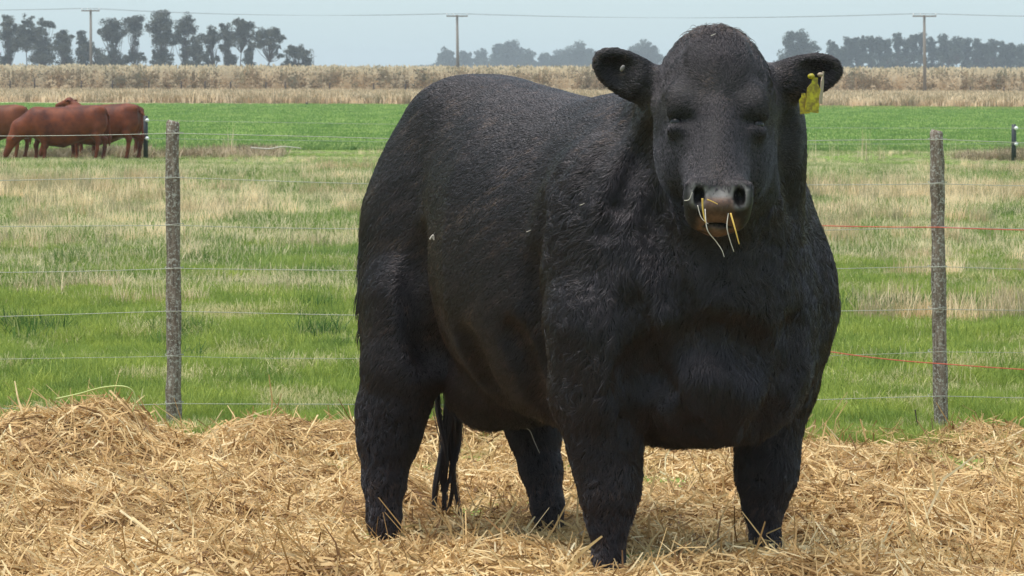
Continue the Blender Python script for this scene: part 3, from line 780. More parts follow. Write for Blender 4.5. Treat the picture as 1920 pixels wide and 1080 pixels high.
def build_straw():
    xs = np.linspace(-3.3, 3.3, 300); ys = np.linspace(7.5, 14.8, 330); X, Y = np.meshgrid(xs, ys)
    H, E_ = straw_h(X, Y); Vb = np.stack([X, Y, H - .012], -1).reshape(-1, 3); nx = len(xs)
    i = (np.arange(len(ys) - 1)[:, None] * nx + np.arange(nx - 1)[None]).ravel(); Qb = np.stack([i, i + 1, i + nx + 1, i + nx], -1)
    r = np.random.default_rng(5); n = 260000
    Y = 8.9 + (14.5 - 8.9) * r.random(n) ** .95; half = .16 * Y * 1.12 + .12; X = (r.random(n) * 2 - 1) * half
    h, e = straw_h(X, Y); keep = r.random(n) < smoothstep(.15, .8, e) + .035; X, Y, h, e = X[keep], Y[keep], h[keep], e[keep]; n = len(X)
    P = np.stack([X, Y, h], -1)
    eps = .05; gx = (straw_h(X + eps, Y)[0] - h) / eps; gy = (straw_h(X, Y + eps)[0] - h) / eps
    L = np.clip(r.lognormal(math.log(.075), .5, n), .022, .24)
    ang = r.random(n) * 2 * math.pi; flow = vnoise(np.stack([X, Y, X * 0], -1), .22, 75) * 9; coh = r.random(n) < .45; ang = np.where(coh, flow + r.normal(0, .5, n), ang)
    pitch = r.normal(0, .24, n) + .06; up = r.random(n) < .028; pitch = np.where(up, r.uniform(.3, 1.15, n), pitch)
    d = np.stack([np.cos(ang) * np.cos(pitch), np.sin(ang) * np.cos(pitch), np.sin(pitch)], -1); d[:, 2] += (gx * np.cos(ang) + gy * np.sin(ang)) * np.cos(pitch)
    off = np.abs(r.normal(0, .017, n)) - .006
    a = P + np.array([0, 0, 1.0]) * off[:, None]
    side = unit(np.cross(d, r.normal(0, 1, (n, 3)))); bend = side * (r.normal(0, .16, n) * L)[:, None]
    w = np.clip(r.normal(.0026, .0010, n), .0010, .0055); wv = unit(np.cross(d, unit(r.normal(0, 1, (n, 3)) + np.array([0, -1.2, 1.2])))) * w[:, None]
    s0 = np.where(up, 0.0, -.5)[:, None]
    p0 = a + d * (s0 * L[:, None]); p2 = a + d * ((s0 + 1) * L[:, None]); pm = (p0 + p2) / 2 + bend
    pa = p0 * .25 + pm * .5 + p2 * .25 + bend * .1
    V = np.stack([p0 - wv, p0 + wv, pa - wv, pa + wv, p2 - wv * .6, p2 + wv * .6], 1).reshape(-1, 3)
    b = len(Vb) + np.arange(n)[:, None] * 6; Q = np.concatenate([b + np.array([0, 1, 3, 2]), b + np.array([2, 3, 5, 4])])
    rnd = np.clip(r.beta(1.45, 1.35, n) - .04 + .22 * (vnoise(P, .3, 77) - .5), 0, 1)
    A = np.concatenate([np.full(len(Vb), .2), np.repeat(rnd, 6)])
    VV = np.concatenate([Vb, V]); QQ = np.concatenate([Qb, Q]); mi = np.concatenate([np.ones(len(Qb), int), np.zeros(len(Q), int)])
    o = mesh_np('straw', VV, QQ, np.full(len(QQ), 4), [MAT['straw'], MAT['straw_bed']], None, False, {'rnd': A}, mat_idx=mi)
    tag(o, 'thick golden straw bedding spread over the ground in uneven heaps', None, None, 'stuff')
build_straw()

# ------------------------------------------------------------------ grass: tufts scattered by geometry nodes
def tuft(name, mat, seed, n, h, spread, w, lean=.35, hvar=.45, seg=2, seedhead=0):
    r = np.random.default_rng(seed); V = []; Q = []; rn = []; tt = []
    for i in range(n):
        a = r.random() * 6.283; rad = spread * math.sqrt(r.random()); b = np.array([rad * math.cos(a), rad * math.sin(a), -.01]); az = r.random() * 6.283
        hh = h * (1 - hvar * r.random()); ln = lean * r.random() * 1.6; wd = w * r.uniform(.6, 1.3); q = r.random(); f = r.random() * 6.283
        sd = np.array([math.cos(f), math.sin(f), 0]) * wd / 2; dd = np.array([math.cos(az), math.sin(az), 0]); k0 = len(V)
        for s in range(seg + 1):
            t = s / seg; p = b + np.array([0, 0, hh * t * (1 - .25 * ln * t)]) + dd * hh * ln * t * t; ww = 1 - .8 * t ** 1.5
            V += [p - sd * ww, p + sd * ww]; rn += [q, q]; tt += [t, t]
        for s in range(seg): Q.append((k0 + 2 * s, k0 + 2 * s + 1, k0 + 2 * s + 3, k0 + 2 * s + 2))
        if r.random() < seedhead:
            tp = (V[-1] + V[-2]) / 2; k0 = len(V); g = hh * .16; sw = sd / np.linalg.norm(sd) * w * 1.6
            V += [tp - [0, 0, g], tp + sw + dd * g * .2, tp + [0, 0, g] + dd * g * .6, tp - sw + dd * g * .2]; rn += [.95] * 4; tt += [1] * 4; Q.append((k0, k0 + 1, k0 + 2, k0 + 3))
    return mesh_np(name, V, Q, np.full(len(Q), 4), mat, None, True, {'rnd': rn, 't': tt}, do_link=False)

def scatter(name, label, pts, scale, tufts, seed=0, kind='stuff'):
    """one object whose tufts are laid on its points"""
    r = np.random.default_rng(seed); n = len(pts)
    me = bpy.data.meshes.new(name); me.vertices.add(n); me.vertices.foreach_set('co', np.asarray(pts, np.float32).ravel())
    a = me.attributes.new('rotz', 'FLOAT', 'POINT'); a.data.foreach_set('value', (r.random(n) * 6.283).astype(np.float32))
    a = me.attributes.new('siz', 'FLOAT', 'POINT'); a.data.foreach_set('value', np.asarray(scale, np.float32))
    o = bpy.data.objects.new(name, me); link(o); tag(o, label, None, None, kind)
    src = bpy.data.collections.new(name + '_tufts')
    for t in tufts: src.objects.link(t)
    ng = bpy.data.node_groups.new(name, 'GeometryNodeTree')
    ng.interface.new_socket('Geometry', in_out='INPUT', socket_type='NodeSocketGeometry'); ng.interface.new_socket('Geometry', in_out='OUTPUT', socket_type='NodeSocketGeometry')
    gi = ng.nodes.new('NodeGroupInput'); go = ng.nodes.new('NodeGroupOutput'); ip = ng.nodes.new('GeometryNodeInstanceOnPoints'); ci = ng.nodes.new('GeometryNodeCollectionInfo')
    ci.inputs['Collection'].default_value = src; ci.inputs['Separate Children'].default_value = True; ci.inputs['Reset Children'].default_value = True
    ip.inputs['Pick Instance'].default_value = True
    def na(nm):
        x = ng.nodes.new('GeometryNodeInputNamedAttribute'); x.data_type = 'FLOAT'; x.inputs['Name'].default_value = nm; return x.outputs['Attribute']
    cx = ng.nodes.new('ShaderNodeCombineXYZ'); ng.links.new(na('rotz'), cx.inputs[2]); ng.links.new(cx.outputs[0], ip.inputs['Rotation']); ng.links.new(na('siz'), ip.inputs['Scale'])
    ng.links.new(gi.outputs[0], ip.inputs['Points']); ng.links.new(ci.outputs[0], ip.inputs['Instance']); ng.links.new(ip.outputs[0], go.inputs[0])
    m = o.modifiers.new('scatter', 'NODES'); m.node_group = ng
    return o

def lump_z(X, Y):
    P = np.stack([X, Y, X * 0], -1); lump = (vnoise(P, 1.6, 5) - .5) * .05 + (vnoise(P, 5.0, 6) - .5) * .10
    return gz(Y) + lump * smoothstep(15.5, 24, Y) * (1 - smoothstep(85, 100, Y))
def spread(r, n, y0, y1, power=1.0, slack=1.15, extra=.6):
    u = r.random(n); Y = y0 + (y1 - y0) * u ** power; X = (r.random(n) * 2 - 1) * (.16 * Y * slack + extra); return X, Y
def pt3(X, Y): return np.stack([X, Y, lump_z(X, Y)], -1)

def build_grass():
    r = np.random.default_rng(21)
    X, Y = spread(r, 900, 296, 303, 1.0, 1.05, 2); k = (vnoise(np.stack([X, Y * 0, X * 0], -1), 6, 88) > .38) & (X < 12); X, Y = X[k], Y[k]
    scatter('green_verge', 'low green weeds at the foot of the maize on the left', np.stack([X, Y, X * 0 - .37], -1), r.uniform(.5, 1.2, len(X)), [tuft('verge_tuft', MAT['crop_grass'], 195, 20, .6, .6, .08, .5)], 9)
    X, Y = spread(r, 30000, 13.75, 30.0, 1.0)
    pz = np.stack([X, Y, X * 0], -1); s = (.55 + .75 * vnoise(pz, .8, 81)) * r.uniform(.7, 1.25, len(X)) * (.75 + .25 * smoothstep(14, 17, Y))
    scatter('lush_grass', 'short bright green grass growing just behind the fence', pt3(X, Y), s, [tuft('grass_tuft', MAT['lush_grass'], 100 + i, 46, .125, .085, .0065, .5) for i in range(6)], 1)
    X, Y = spread(r, 26000, 23, 88.0, 1.25)
    pz = np.stack([X, Y, X * 0], -1); s = (.6 + .9 * vnoise(pz, 2.5, 83)) * r.uniform(.7, 1.3, len(X)) * (.8 + .4 * smoothstep(24, 50, Y)) * (1 - .62 * smoothstep(58, 74, Y))
    scatter('rough_grass', 'rough pasture grass, green mixed with dead yellow blades', pt3(X, Y), s, [tuft('rough_tuft', MAT['rough_grass'], 120 + i, 44, .15, .17, .009, .6) for i in range(6)], 2)
    pts = []; sc = []
    for px, py, n_, w in ((1680, 610, 26, 38), (600, 655, 10, 22), (1890, 402, 12, 22), (95, 640, 14, 34), (590, 600, 8, 20), (330, 655, 8, 26), (120, 515, 8, 18), (1850, 600, 10, 24)):
        Yt = 1.62 * F / (py - 142)
        for j in range(n_):
            p = at(px + r.normal(0, w), py, Yt + r.normal(0, .35)); pts.append((p[0], p[1], float(lump_z(p[0], p[1])))); sc.append(r.uniform(.7, 1.3))
    scatter('dark_grass', 'darker green tussocks dotted through the pasture', pts, sc, [tuft('dark_tuft', MAT['dark_grass'], 175 + i, 44, .17, .12, .009, .6) for i in range(3)], 11)
    # dead standing grass, in drifts
    X, Y = spread(r, 70000, 20, 82.0, 1.15); pz = np.stack([X, Y * .8, X * 0], -1)
    band = np.interp(Y, [20, 25, 30, 36, 44, 50, 56, 62, 70, 76, 84], [.22, .30, .38, .46, .74, .50, .12, .36, .24, .26, .05])
    dn = vnoise(pz, 3.2, 89) * .32 + vnoise(pz, 1.2, 84) * .33 + vnoise(pz, .42, 85) * .35
    k = dn > (.765 - .36 * band); X, Y = X[k], Y[k]; k = r.random(len(X)) < .42; X, Y = X[k], Y[k]
    scatter('dry_grass', 'drifts of pale dead standing grass across the middle of the pasture', pt3(X, Y), r.uniform(.5, 1.25, len(X)) * (.85 + .35 * smoothstep(25, 50, Y)) * (1 - .5 * smoothstep(60, 74, Y)), [tuft('dry_tuft', MAT['dry_grass'], 140 + i, 30, .29, .10, .0065, .28, .6, 3, 0) for i in range(6)], 3)
    # weeds and tall wisps along the far electric fence
    X, Y = spread(r, 2600, 74.5, 80.5, 1.0)
    pz = np.stack([X, Y, X * 0], -1); k = vnoise(pz * np.array([1, .3, 1]), 1.6, 86) > .56; X, Y = X[k], Y[k]
    scatter('brown_weeds', 'low brown weeds and dead stems under the far electric fence', pt3(X, Y), r.uniform(.6, 1.5, len(X)), [tuft('weed_tuft', MAT['brown_weeds'], 160 + i, 30, .26, .20, .014, .8) for i in range(4)], 4)
    pts = []; sc = []
    for px, n_, hh in ((430, 4, 1.0), (1622, 7, 1.05), (1655, 5, .8), (1510, 5, .9), (1560, 3, .7), (1790, 4, .8), (350, 2, .6)):
        for j in range(n_):
            p = at(px + r.normal(0, 9), 285, 76 + r.normal(0, .8)); pts.append((p[0], p[1], -.36)); sc.append(hh * r.uniform(.6, 1.15))
    scatter('tall_grass', 'thin tall dead grass stems standing against the bright green field', pts, sc, [tuft('tall_tuft', MAT['dry_grass'], 170 + i, 6, .85, .10, .011, .14, .4, 3, .0) for i in range(4)], 5)
    # young crop
    X, Y = spread(r, 30000, 84, 215.0, 1.3, 1.05, 1)
    scatter('young_crop', 'even bright green field of young crop behind the pasture', pt3(X, Y), r.uniform(.7, 1.2, len(X)), [tuft('crop_tuft', MAT['crop_grass'], 180 + i, 22, .13, .35, .05, .4) for i in range(4)], 6)
    # strip of dead grass, nearer on the left side of the picture than on the right is the far edge
    X, Y = spread(r, 30000, 196, 312.0, 1.0, 1.05, 2); k = Y > 216 - (X / 33) * 11 * -1 * -1; X, Y = X[k], Y[k]
    scatter('dry_strip', 'strip of tall pinkish dead grass between the green field and the maize', pt3(X, Y), r.uniform(.6, 1.25, len(X)), [tuft('strip_tuft', MAT['strip_grass'], 190 + i, 18, .75, .5, .07, .35) for i in range(5)], 7)
    # ripe maize
    r2 = np.random.default_rng(31); ts = []
    for i in range(6):
        V = []; Q = []; rn = []; tt = []
        for s in range(7):
            b = np.array([r2.uniform(-.9, .9), r2.uniform(-.4, .4), 0]); h = r2.uniform(2.0, 2.55); c = r2.random(); k0 = len(V); a = r2.random() * 6.28; w = .03; sd = np.array([math.cos(a), math.sin(a) * .5, 0]) * w; tip = np.array([r2.normal(0, .08), r2.normal(0, .08), h])
            V += [b - sd, b + sd, b + tip + sd, b + tip - sd]; Q.append((k0, k0 + 1, k0 + 2, k0 + 3)); rn += [c] * 4; tt += [0, 0, 1, 1]
            for l in range(9):
                z = h * r2.uniform(.25, .9); a = r2.random() * 6.28; dl = np.array([math.cos(a), math.sin(a), 0]) * r2.uniform(.3, .6); p = b + tip * z / h; k0 = len(V); lw = np.array([0, 0, .055]); mid = p + dl * .5 + [0, 0, .10]; e = p + dl + [0, 0, -r2.uniform(.1, .5)]; c2 = min(1, max(0, c + r2.normal(0, .25)))
                V += [p - lw, p + lw, mid + lw, mid - lw, e]; Q.append((k0, k0 + 1, k0 + 2, k0 + 3)); Q.append((k0 + 3, k0 + 2, k0 + 4, k0 + 4)); rn += [c2] * 5; tt += [.5] * 5
            k0 = len(V); tp = b + tip; V += [tp, tp + [.12, 0, .12], tp + [0, 0, .28], tp + [-.12, 0, .12]]; Q.append((k0, k0 + 1, k0 + 2, k0 + 3)); rn += [.9] * 4; tt += [1] * 4
        Q = [q if q[2] != q[3] else q[:3] for q in Q]
        ts.append(mesh_np('maize_stalks', V, [v for q in Q for v in q], [len(q) for q in Q], MAT['maize'], None, False, {'rnd': rn, 't': tt}, do_link=False))
    P = []
    y0 = 305
    for row in range(26):
        yy = y0 + row * 1.1; xs = np.arange(-.16 * yy * 1.08 - 3, .16 * yy * 1.08 + 3, .95); xs = xs + r2.normal(0, .12, len(xs)); P.append(np.stack([xs, yy + r2.normal(0, .15, len(xs)) + 1.2 * np.sin(xs * .021), np.full(len(xs), -.37)], -1))
    P = np.concatenate(P); scatter('maize_field', 'long field of ripe dry maize across the background', P, np.random.default_rng(3).uniform(.88, 1.12, len(P)), ts, 8)
build_grass()

# ------------------------------------------------------------------ far trees
def leaf_blob(r, c, rad, n, size):
    """small leaf clumps through a lobe: triangles"""
    d = unit(r.normal(0, 1, (n, 3))); rr = rad * (.15 + 1.0 * r.random(n) ** .60); P = c + d * rr[:, None] * np.array([1, .9, .8])
    s = size * r.uniform(.5, 1.4, n); a = unit(r.normal(0, 1, (n, 3))); b = unit(np.cross(a, r.normal(0, 1, (n, 3))))
    V = np.stack([P + a * s[:, None], P - a * s[:, None] * .6 + b * s[:, None] * .7, P - a * s[:, None] * .5 - b * s[:, None] * .7], 1)
    return V.reshape(-1, 3)

def far_tree(name, label, cat, group, lobes, base, Y, leafmat, seed, dens=1.0, trunks=None, size=None):
    """lobes: (px, py, radius px); base: (px, py) of the trunk foot"""
    r = np.random.default_rng(seed); ppm = F / Y; size = size or 1.75 / ppm
    foot = at(base[0], 150, Y); foot[2] = -.37
    root = empty(name, foot); tag(root, label, cat, group)
    Vs = []; cen = []
    lobes = list(lobes); base_l = list(lobes)
    for a_ in base_l:
        for j_ in range(3):
            an = r.uniform(0, 6.283); lobes.append((a_[0] + math.cos(an) * a_[2] * 1.15, a_[1] + math.sin(an) * a_[2] * .8, a_[2] * r.uniform(.25, .45)))
        near = sorted((q for q in base_l if q is not a_), key=lambda q: (q[0] - a_[0]) ** 2 + (q[1] - a_[1]) ** 2)[:2]
        for b_ in near: lobes.append(((a_[0] + b_[0]) / 2 + r.normal(0, 1.0), (a_[1] + b_[1]) / 2 + r.normal(0, 1.0), min(a_[2], b_[2]) * .62))
    for (x, y, rad) in lobes:
        c = at(x, y, Y) - foot; c[1] += r.uniform(-1, 1) * rad / ppm * .8; R = rad / ppm * 1.6; cen.append((c, R))
        k = 6 + int(rad / 3)
        for j in range(k):
            cc = c + unit(r.normal(0, 1, 3)) * R * r.uniform(.1, .95) * np.array([1, 1, .85]); r2 = R * r.uniform(.34, .62)
            Vs.append(leaf_blob(r, cc, r2, int(dens * (14 + 1.25 * (r2 * ppm) ** 2)), size))
    V = np.concatenate(Vs); n = len(V) // 3
    mesh_np('crown', V, np.arange(3 * n), np.full(n, 3), leafmat, root, False)
    mb = MB(); H = max(c[2] for c, R in cen)
    low = min(cen, key=lambda q: q[0][2]); tr = max(1.1 / ppm, .15)
    hub = np.array([np.mean([c[0] for c, R in cen]) * .5, 0, max(1.5, low[0][2] * .8)])
    for tx in (trunks or [base[0]]):
        b = at(tx, 150, Y) - foot; b[2] = -.1
        mb.tube([b, b * .5 + hub * .5 + np.array([r.normal(0, .15), 0, 0]), hub], [tr, tr * .8, tr * .65], 7)
    for c, R in cen:
        m = (hub + c) / 2 + np.array([r.normal(0, .3), r.normal(0, .3), r.normal(.2, .3)])
        mb.tube([hub, m, c], [tr * .55, tr * .4, tr * .2], 6, False)
    mb.build('trunk', MAT['bark'], root)
    return root

def build_trees():
    G = 'gum trees in the far row on the left'
    L = [
     ([(40,120,30),(58,165,30),(25,215,42),(75,262,36),(28,330,28),(15,370,22)], (60,395), 'tree at the left picture edge with a low bush at its foot', None),
     ([(155,112,24),(125,180,38),(160,235,42),(205,185,36),(110,230,26)], (150,395), 'gum tree with a flat top and bare lower trunk, second from the left edge', None),
     ([(232,128,20),(285,138,18),(240,225,34),(238,285,42),(225,345,42),(268,330,30)], (235,395), 'gum tree leafy down to the ground between two barer ones on the left', None),
     ([(340,198,28),(382,218,24),(352,262,38),(378,300,24),(360,348,32)], (362,395), 'gum tree left of the gap before the left power pole', None),
     ([(460,192,20),(462,232,22),(480,275,36),(462,330,30),(475,368,22)], (468,395), 'narrow tree with a square top just left of the left power pole', None),
     ([(500,262,24),(560,300,26),(585,330,26),(555,365,24)], (560,395), 'low dark tree directly behind the left power pole', None),
     ([(625,135,34),(590,178,30),(655,180,34),(622,225,30),(640,285,22),(610,345,26),(655,345,28),(690,360,20)], (640,395), 'first tall gum tree right of the left power pole', None),
     ([(735,128,28),(780,125,30),(755,175,32),(760,240,14),(735,315,24),(790,325,24),(705,335,20)], (770,395), 'gum tree with a broad square crown on a thin trunk', None),
     ([(905,95,32),(865,145,32),(935,150,36),(890,210,36),(945,225,34),(900,290,30),(935,340,32),(885,360,28),(940,75,12)], (918,395), 'tallest gum tree of the left row, with a wisp above its top', None),
     ([(1045,115,30),(1012,160,32),(1060,170,28),(1000,215,30),(1045,255,22),(1042,320,22),(1050,365,24)], (1048,395), 'gum tree with a dark upright top right of the tallest one', None),
     ([(1110,232,28),(1090,280,28),(1125,320,30),(1105,362,28)], (1112,395), 'short bushy tree between two tall gum trees', None),
     ([(1195,172,20),(1165,215,26),(1212,225,26),(1185,268,16),(1160,320,14),(1222,330,14),(1165,365,18)], (1220,395), 'slender gum tree with two thin stems right of the short bushy tree', [1175, 1222]),
     ([(1272,150,24),(1262,200,28),(1300,215,28),(1272,270,26),(1285,335,30),(1300,372,24)], (1290,395), 'gum tree with foliage hanging to its foot, left of a high thin trunk', None),
     ([(1355,140,30),(1392,150,28),(1350,190,32),(1385,200,26),(1345,245,26)], (1347,395), 'gum tree with a high round crown on one long bare trunk', None),
     ([(1412,255,18),(1400,300,22),(1395,345,22),(1410,375,20)], (1402,395), 'small dark upright tree under the edge of a taller crown', None),
     ([(1450,205,24),(1490,190,26),(1535,185,28),(1565,215,22),(1500,240,26),(1455,255,20),(1540,270,18),(1575,315,12)], (1510,395), 'open gum tree with spreading limbs and thin bare stems', [1455, 1515]),
     ([(1625,290,26),(1660,285,32),(1695,310,32),(1722,345,22),(1612,370,22),(1650,370,24),(1715,378,20)], (1665,395), 'low domed tree at the right end of the left row', [1640, 1690]),
    ]
    for i, (lb, b, lab, tr) in enumerate(L):
        far_tree('gum_tree', lab, 'tree', G, [(x / 3, y / 3, r / 3) for x, y, r in lb], (b[0] / 3, b[1] / 3), 700 + (i * 37 % 5) * 6, MAT['gum_leaf'], 300 + i, .75, [t / 3 for t in tr] if tr else None)
    # hazy trees behind the bull
    G = 'hazy far trees between the middle power pole and the bull'
    m = lambda x, y, r: (780 + x / 4.8, y / 4.8, r / 4.8)
    C = [
     ([(265,485,50),(225,555,40),(300,560,55),(330,615,50),(270,625,45)], 285, 'hazy open tree just left of the middle power pole'),
     ([(430,520,50),(400,590,45),(465,595,50)], 430, 'hazy tree just right of the middle power pole'),
     ([(590,500,40),(550,560,42),(625,575,50),(560,625,45)], 590, 'hazy thin tree left of the big dense clump'),
     ([(760,470,60),(850,440,60),(900,500,70),(740,550,70),(830,560,90),(900,600,70),(860,410,25),(740,420,28)], 820, 'big dense hazy tree, largest of the middle group'),
     ([(1015,500,42),(1000,560,50),(1035,610,45)], 1015, 'hazy narrow tree on the right flank of the big dense one'),
     ([(1180,555,58),(1150,610,55),(1230,610,50)], 1185, 'round hazy tree right of the gap in the middle group'),
     ([(1310,500,50),(1280,570,50),(1345,590,60)], 1310, 'pale hazy tree left of the wide dome behind the ear'),
     ([(1420,500,60),(1500,480,60),(1560,530,70),(1430,590,70),(1530,600,80),(1620,560,60)], 1500, 'wide pale dome of a tree beside the bull ear'),
     ([(1990,470,55),(2060,450,60),(2130,500,60),(2010,560,70),(2110,590,70)], 2060, 'pale far tree showing just above the bull ear on the left'),
    ]
    for i, (lb, bx, lab) in enumerate(C):
        far_tree('hazy_tree', lab, 'tree', G, [m(*q) for q in lb], (780 + bx / 4.8, 137), 1750 + (i * 3 % 4) * 20, MAT['wood_leaf'], 400 + i, 1.5)
    G = 'trees in the long row on the right'
    q3 = lambda x, y, r: (1440 + x / 3.6, y / 3.6, r / 3.6)
    rr = np.random.default_rng(77)
    far_tree('wood_tree', 'spreading open tree at the left end of the right row, above the ear', 'tree', G, [q3(*q) for q in ((190, 250, 38), (240, 245, 32), (135, 275, 28), (160, 310, 34), (230, 310, 42), (310, 312, 26), (270, 350, 40), (190, 365, 40), (130, 400, 40), (230, 430, 50))], (1440 + 210 / 3.6, 138), 1120, MAT['wood_leaf'], 500, .9)
    tops = [(440,300),(500,330),(545,255),(595,262),(645,250),(700,252),(755,258),(815,262),(872,232),(925,262),(985,240),(1035,228),(1105,268),(1180,242),(1225,275),(1272,248),(1340,262),(1405,280),(1465,292),(1522,272),(1580,290),(1640,300),(1700,312),(1760,318),(1820,330)]
    desc = ['low rounded tree', 'low round shrubby tree', 'tall tree with a dense blocky crown', 'tall slim tree with a leaning top', 'tall tree with a narrow crown', 'tall tree showing sky beneath its crown', 'tall tree with a bare mid trunk', 'tall tree with a ragged crown', 'tree whose tip stands above the row', 'slightly shorter slim tree', 'tall dense tree', 'tree directly behind the right power pole', 'tree just right of the right power pole', 'tall tree with a round tip', 'lower tree in a dip of the row', 'tall rounded tree', 'broad dark tree', 'even dense tree', 'dense tree on the falling skyline', 'dense tree with a small raised tip', 'low dense tree', 'lower dense tree', 'lowest dense tree by the right picture edge', 'dense tree at the right picture edge', 'dense tree past the right picture edge']
    wh = ['right of the ear', 'second from the spreading tree', 'where the right row begins', 'third of the tall ones', 'fourth of the tall ones', 'in the open part of the row', 'nearer the pole in the open part', 'left of the highest tip', 'left of the right power pole', 'right of the highest tip', 'two left of the right power pole', '', '', 'two right of the power pole', 'right of the pole', 'three right of the power pole', 'in the dense right half', 'in the middle of the dense right half', 'right of the broad dark one', 'near the right edge', 'near the right picture edge', 'next to the last in view', '', '', '']
    for i, (x, y) in enumerate(tops):
        w = 24 if i > 1 else 34; open_ = 4 <= i <= 11
        lb = [(x, y + w * .7, w), (x + rr.uniform(-16, 16), y + w * 2.0, w * 1.05), (x + rr.uniform(-14, 14), y + w * 3.3, w * (.62 if open_ else 1.2)), (x + rr.uniform(-12, 12), max(y + w * 4.8, 385), w * 1.25)]
        far_tree('wood_tree', (desc[i] + ' ' + wh[i]).strip(), 'tree', G, [q3(*q) for q in lb], (1440 + x / 3.6, 138), 1150 + rr.uniform(-15, 15), MAT['wood_leaf'], 520 + i, .9)
    # undergrowth that closes the foot of both far woods
    r = np.random.default_rng(90); Vs = []
    for px0, px1, y0, y1, Y, step in ((1455, 2010, 112, 134, 1165, 5), (790, 1300, 124, 134, 1800, 5)):
        x = px0
        while x < px1:
            c = at(x, r.uniform(y0, y1), Y + r.uniform(-12, 12)); Vs.append(leaf_blob(r, c, r.uniform(5.5, 8.5) * Y / F, 150, 2.3 * Y / F)); x += step * r.uniform(.4, 1.1)
    V = np.concatenate(Vs); n = len(V) // 3
    tag(mesh_np('far_undergrowth', V, np.arange(3 * n), np.full(n, 3), MAT['wood_leaf'], None, False), 'dark scrub closing the foot of the far woods', None, None, 'stuff')
build_trees()

def build_haze():
    mb = MB(); mb.box((0, 1280, 9.3), (1440, 2720, 21.4))
    m = bpy.data.materials.new('haze'); m.use_nodes = True; nt = m.node_tree; nt.nodes.remove(nt.nodes['Principled BSDF'])
    v = nt.nodes.new('ShaderNodeVolumePrincipled'); v.inputs['Color'].default_value = (.86, .93, 1.0, 1); v.inputs['Density'].default_value = .00029
    nt.links.new(v.outputs[0], nt.nodes['Material Output'].inputs['Volume'])
    tag(mb.build('haze', m, None, False), 'thin pale haze lying over the whole plain', None, None, 'stuff')
build_haze()

# ------------------------------------------------------------------ power line and far posts
def power_line():
    heads = []
    for i, (px, yt, yb, Y, wid, lean, lab) in enumerate(((170, 18, 170, 330, 34, 1, 'power pole standing in front of the gum trees on the left'), (857, 28, 181, 318, 40, 2, 'power pole in the middle, rising behind the bull back'), (1733, 28, 186, 300, 44, 1, 'power pole in front of the right row of trees'))):
        top = at(px, yt, Y); foot = at(px + lean, yb, Y); foot[2] = -.37
        root = empty('power_pole', foot); tag(root, lab, 'power pole', 'wooden poles of the power line')
        t = top - foot; mb = MB(); mb.tube([np.zeros(3), t * .5, t], [.17, .15, .115], 12); mb.build('shaft', MAT['pole'], root)
        w = wid / F * Y / 2; c = t - np.array([0, 0, .12]); mb = MB(); mb.box(c + np.array([0, -.17, 0]), (2 * w, .12, .13)); mb.build('crossarm', MAT['pole'], root, False)
        for q in (-.95, -.35, .95):
            mb = MB(); p = c + np.array([q * w, -.17, .065]); mb.tube([p, p + [0, 0, .08], p + [0, 0, .13], p + [0, 0, .22]], [.02, .05, .035, .045], 8); mb.build('insulator', MAT['white'], root)
        heads.append([foot + c + np.array([q * w, -.17, .26]) for q in (-.95, -.35, .95)])
    L = []
    d0 = heads[1][0] - heads[0][0]; d1 = heads[2][0] - heads[1][0]
    for k in range(3):
        pts = []
        seq = [heads[0][k] - d0, heads[0][k], heads[1][k], heads[2][k], heads[2][k] + d1]
        for a, b in zip(seq[:-1], seq[1:]):
            for t in np.linspace(0, 1, 24)[:-1]: pts.append(a + (b - a) * t - np.array([0, 0, .42 * 4 * t * (1 - t)]))
        mb = MB(); mb.tube(pts, .011, 5); o = mb.build('power_cable', MAT['cable']); tag(o, ['thin power cable strung on the left ends of the three crossarms', 'thin power cable strung on the middle insulators of the three poles', 'thin power cable strung on the right ends of the three crossarms'][k], 'cable', 'cables of the power line')
power_line()

def far_posts():
    root = empty('field_fence', (0, 300, -.37)); tag(root, 'row of small dark wooden posts along the edge of the maize field', 'fence'); r = np.random.default_rng(4)
    for px, y in ((20, 160), (65, 157), (150, 160), (210, 160), (281, 160), (340, 161), (385, 161), (432, 162), (500, 163), (535, 163), (618, 164), (700, 165), (760, 166), (1820, 172), (1880, 172)):
        a = at(px, y - 9, 300) - np.array([0, 300, -.37]); a[1] = r.normal(0, .5); b = a * np.array([1, 1, 0]); mb = MB(); mb.tube([b, a], [.075, .07], 8); mb.build('post', MAT['bark'], root)
    for px, yt, yb, lab in ((575, 192, 204, 'lone dark stake at the edge of the green field left of the bull'), (1854, 197, 211, 'lone dark stake at the edge of the green field near the right picture edge')):
        a = at(px, yt, 212); b = a.copy(); b[2] = -.37; mb = MB(); mb.tube([b, a], [.09, .075], 8); tag(mb.build('stake', MAT['bark']), lab, 'stake', 'stakes at the edge of the green field')
    a = at(588, 97, 900); b = a.copy(); b[2] = -.37; mb = MB(); mb.tube([b, a], [.22, .12], 6)
    for t in (.55, .85): p = b + (a - b) * t; mb.box(p, (1.6, .12, .12))
    tag(mb.build('radio_mast', MAT['cable']), 'faint thin mast on the skyline right of the domed tree', 'mast')
far_posts()

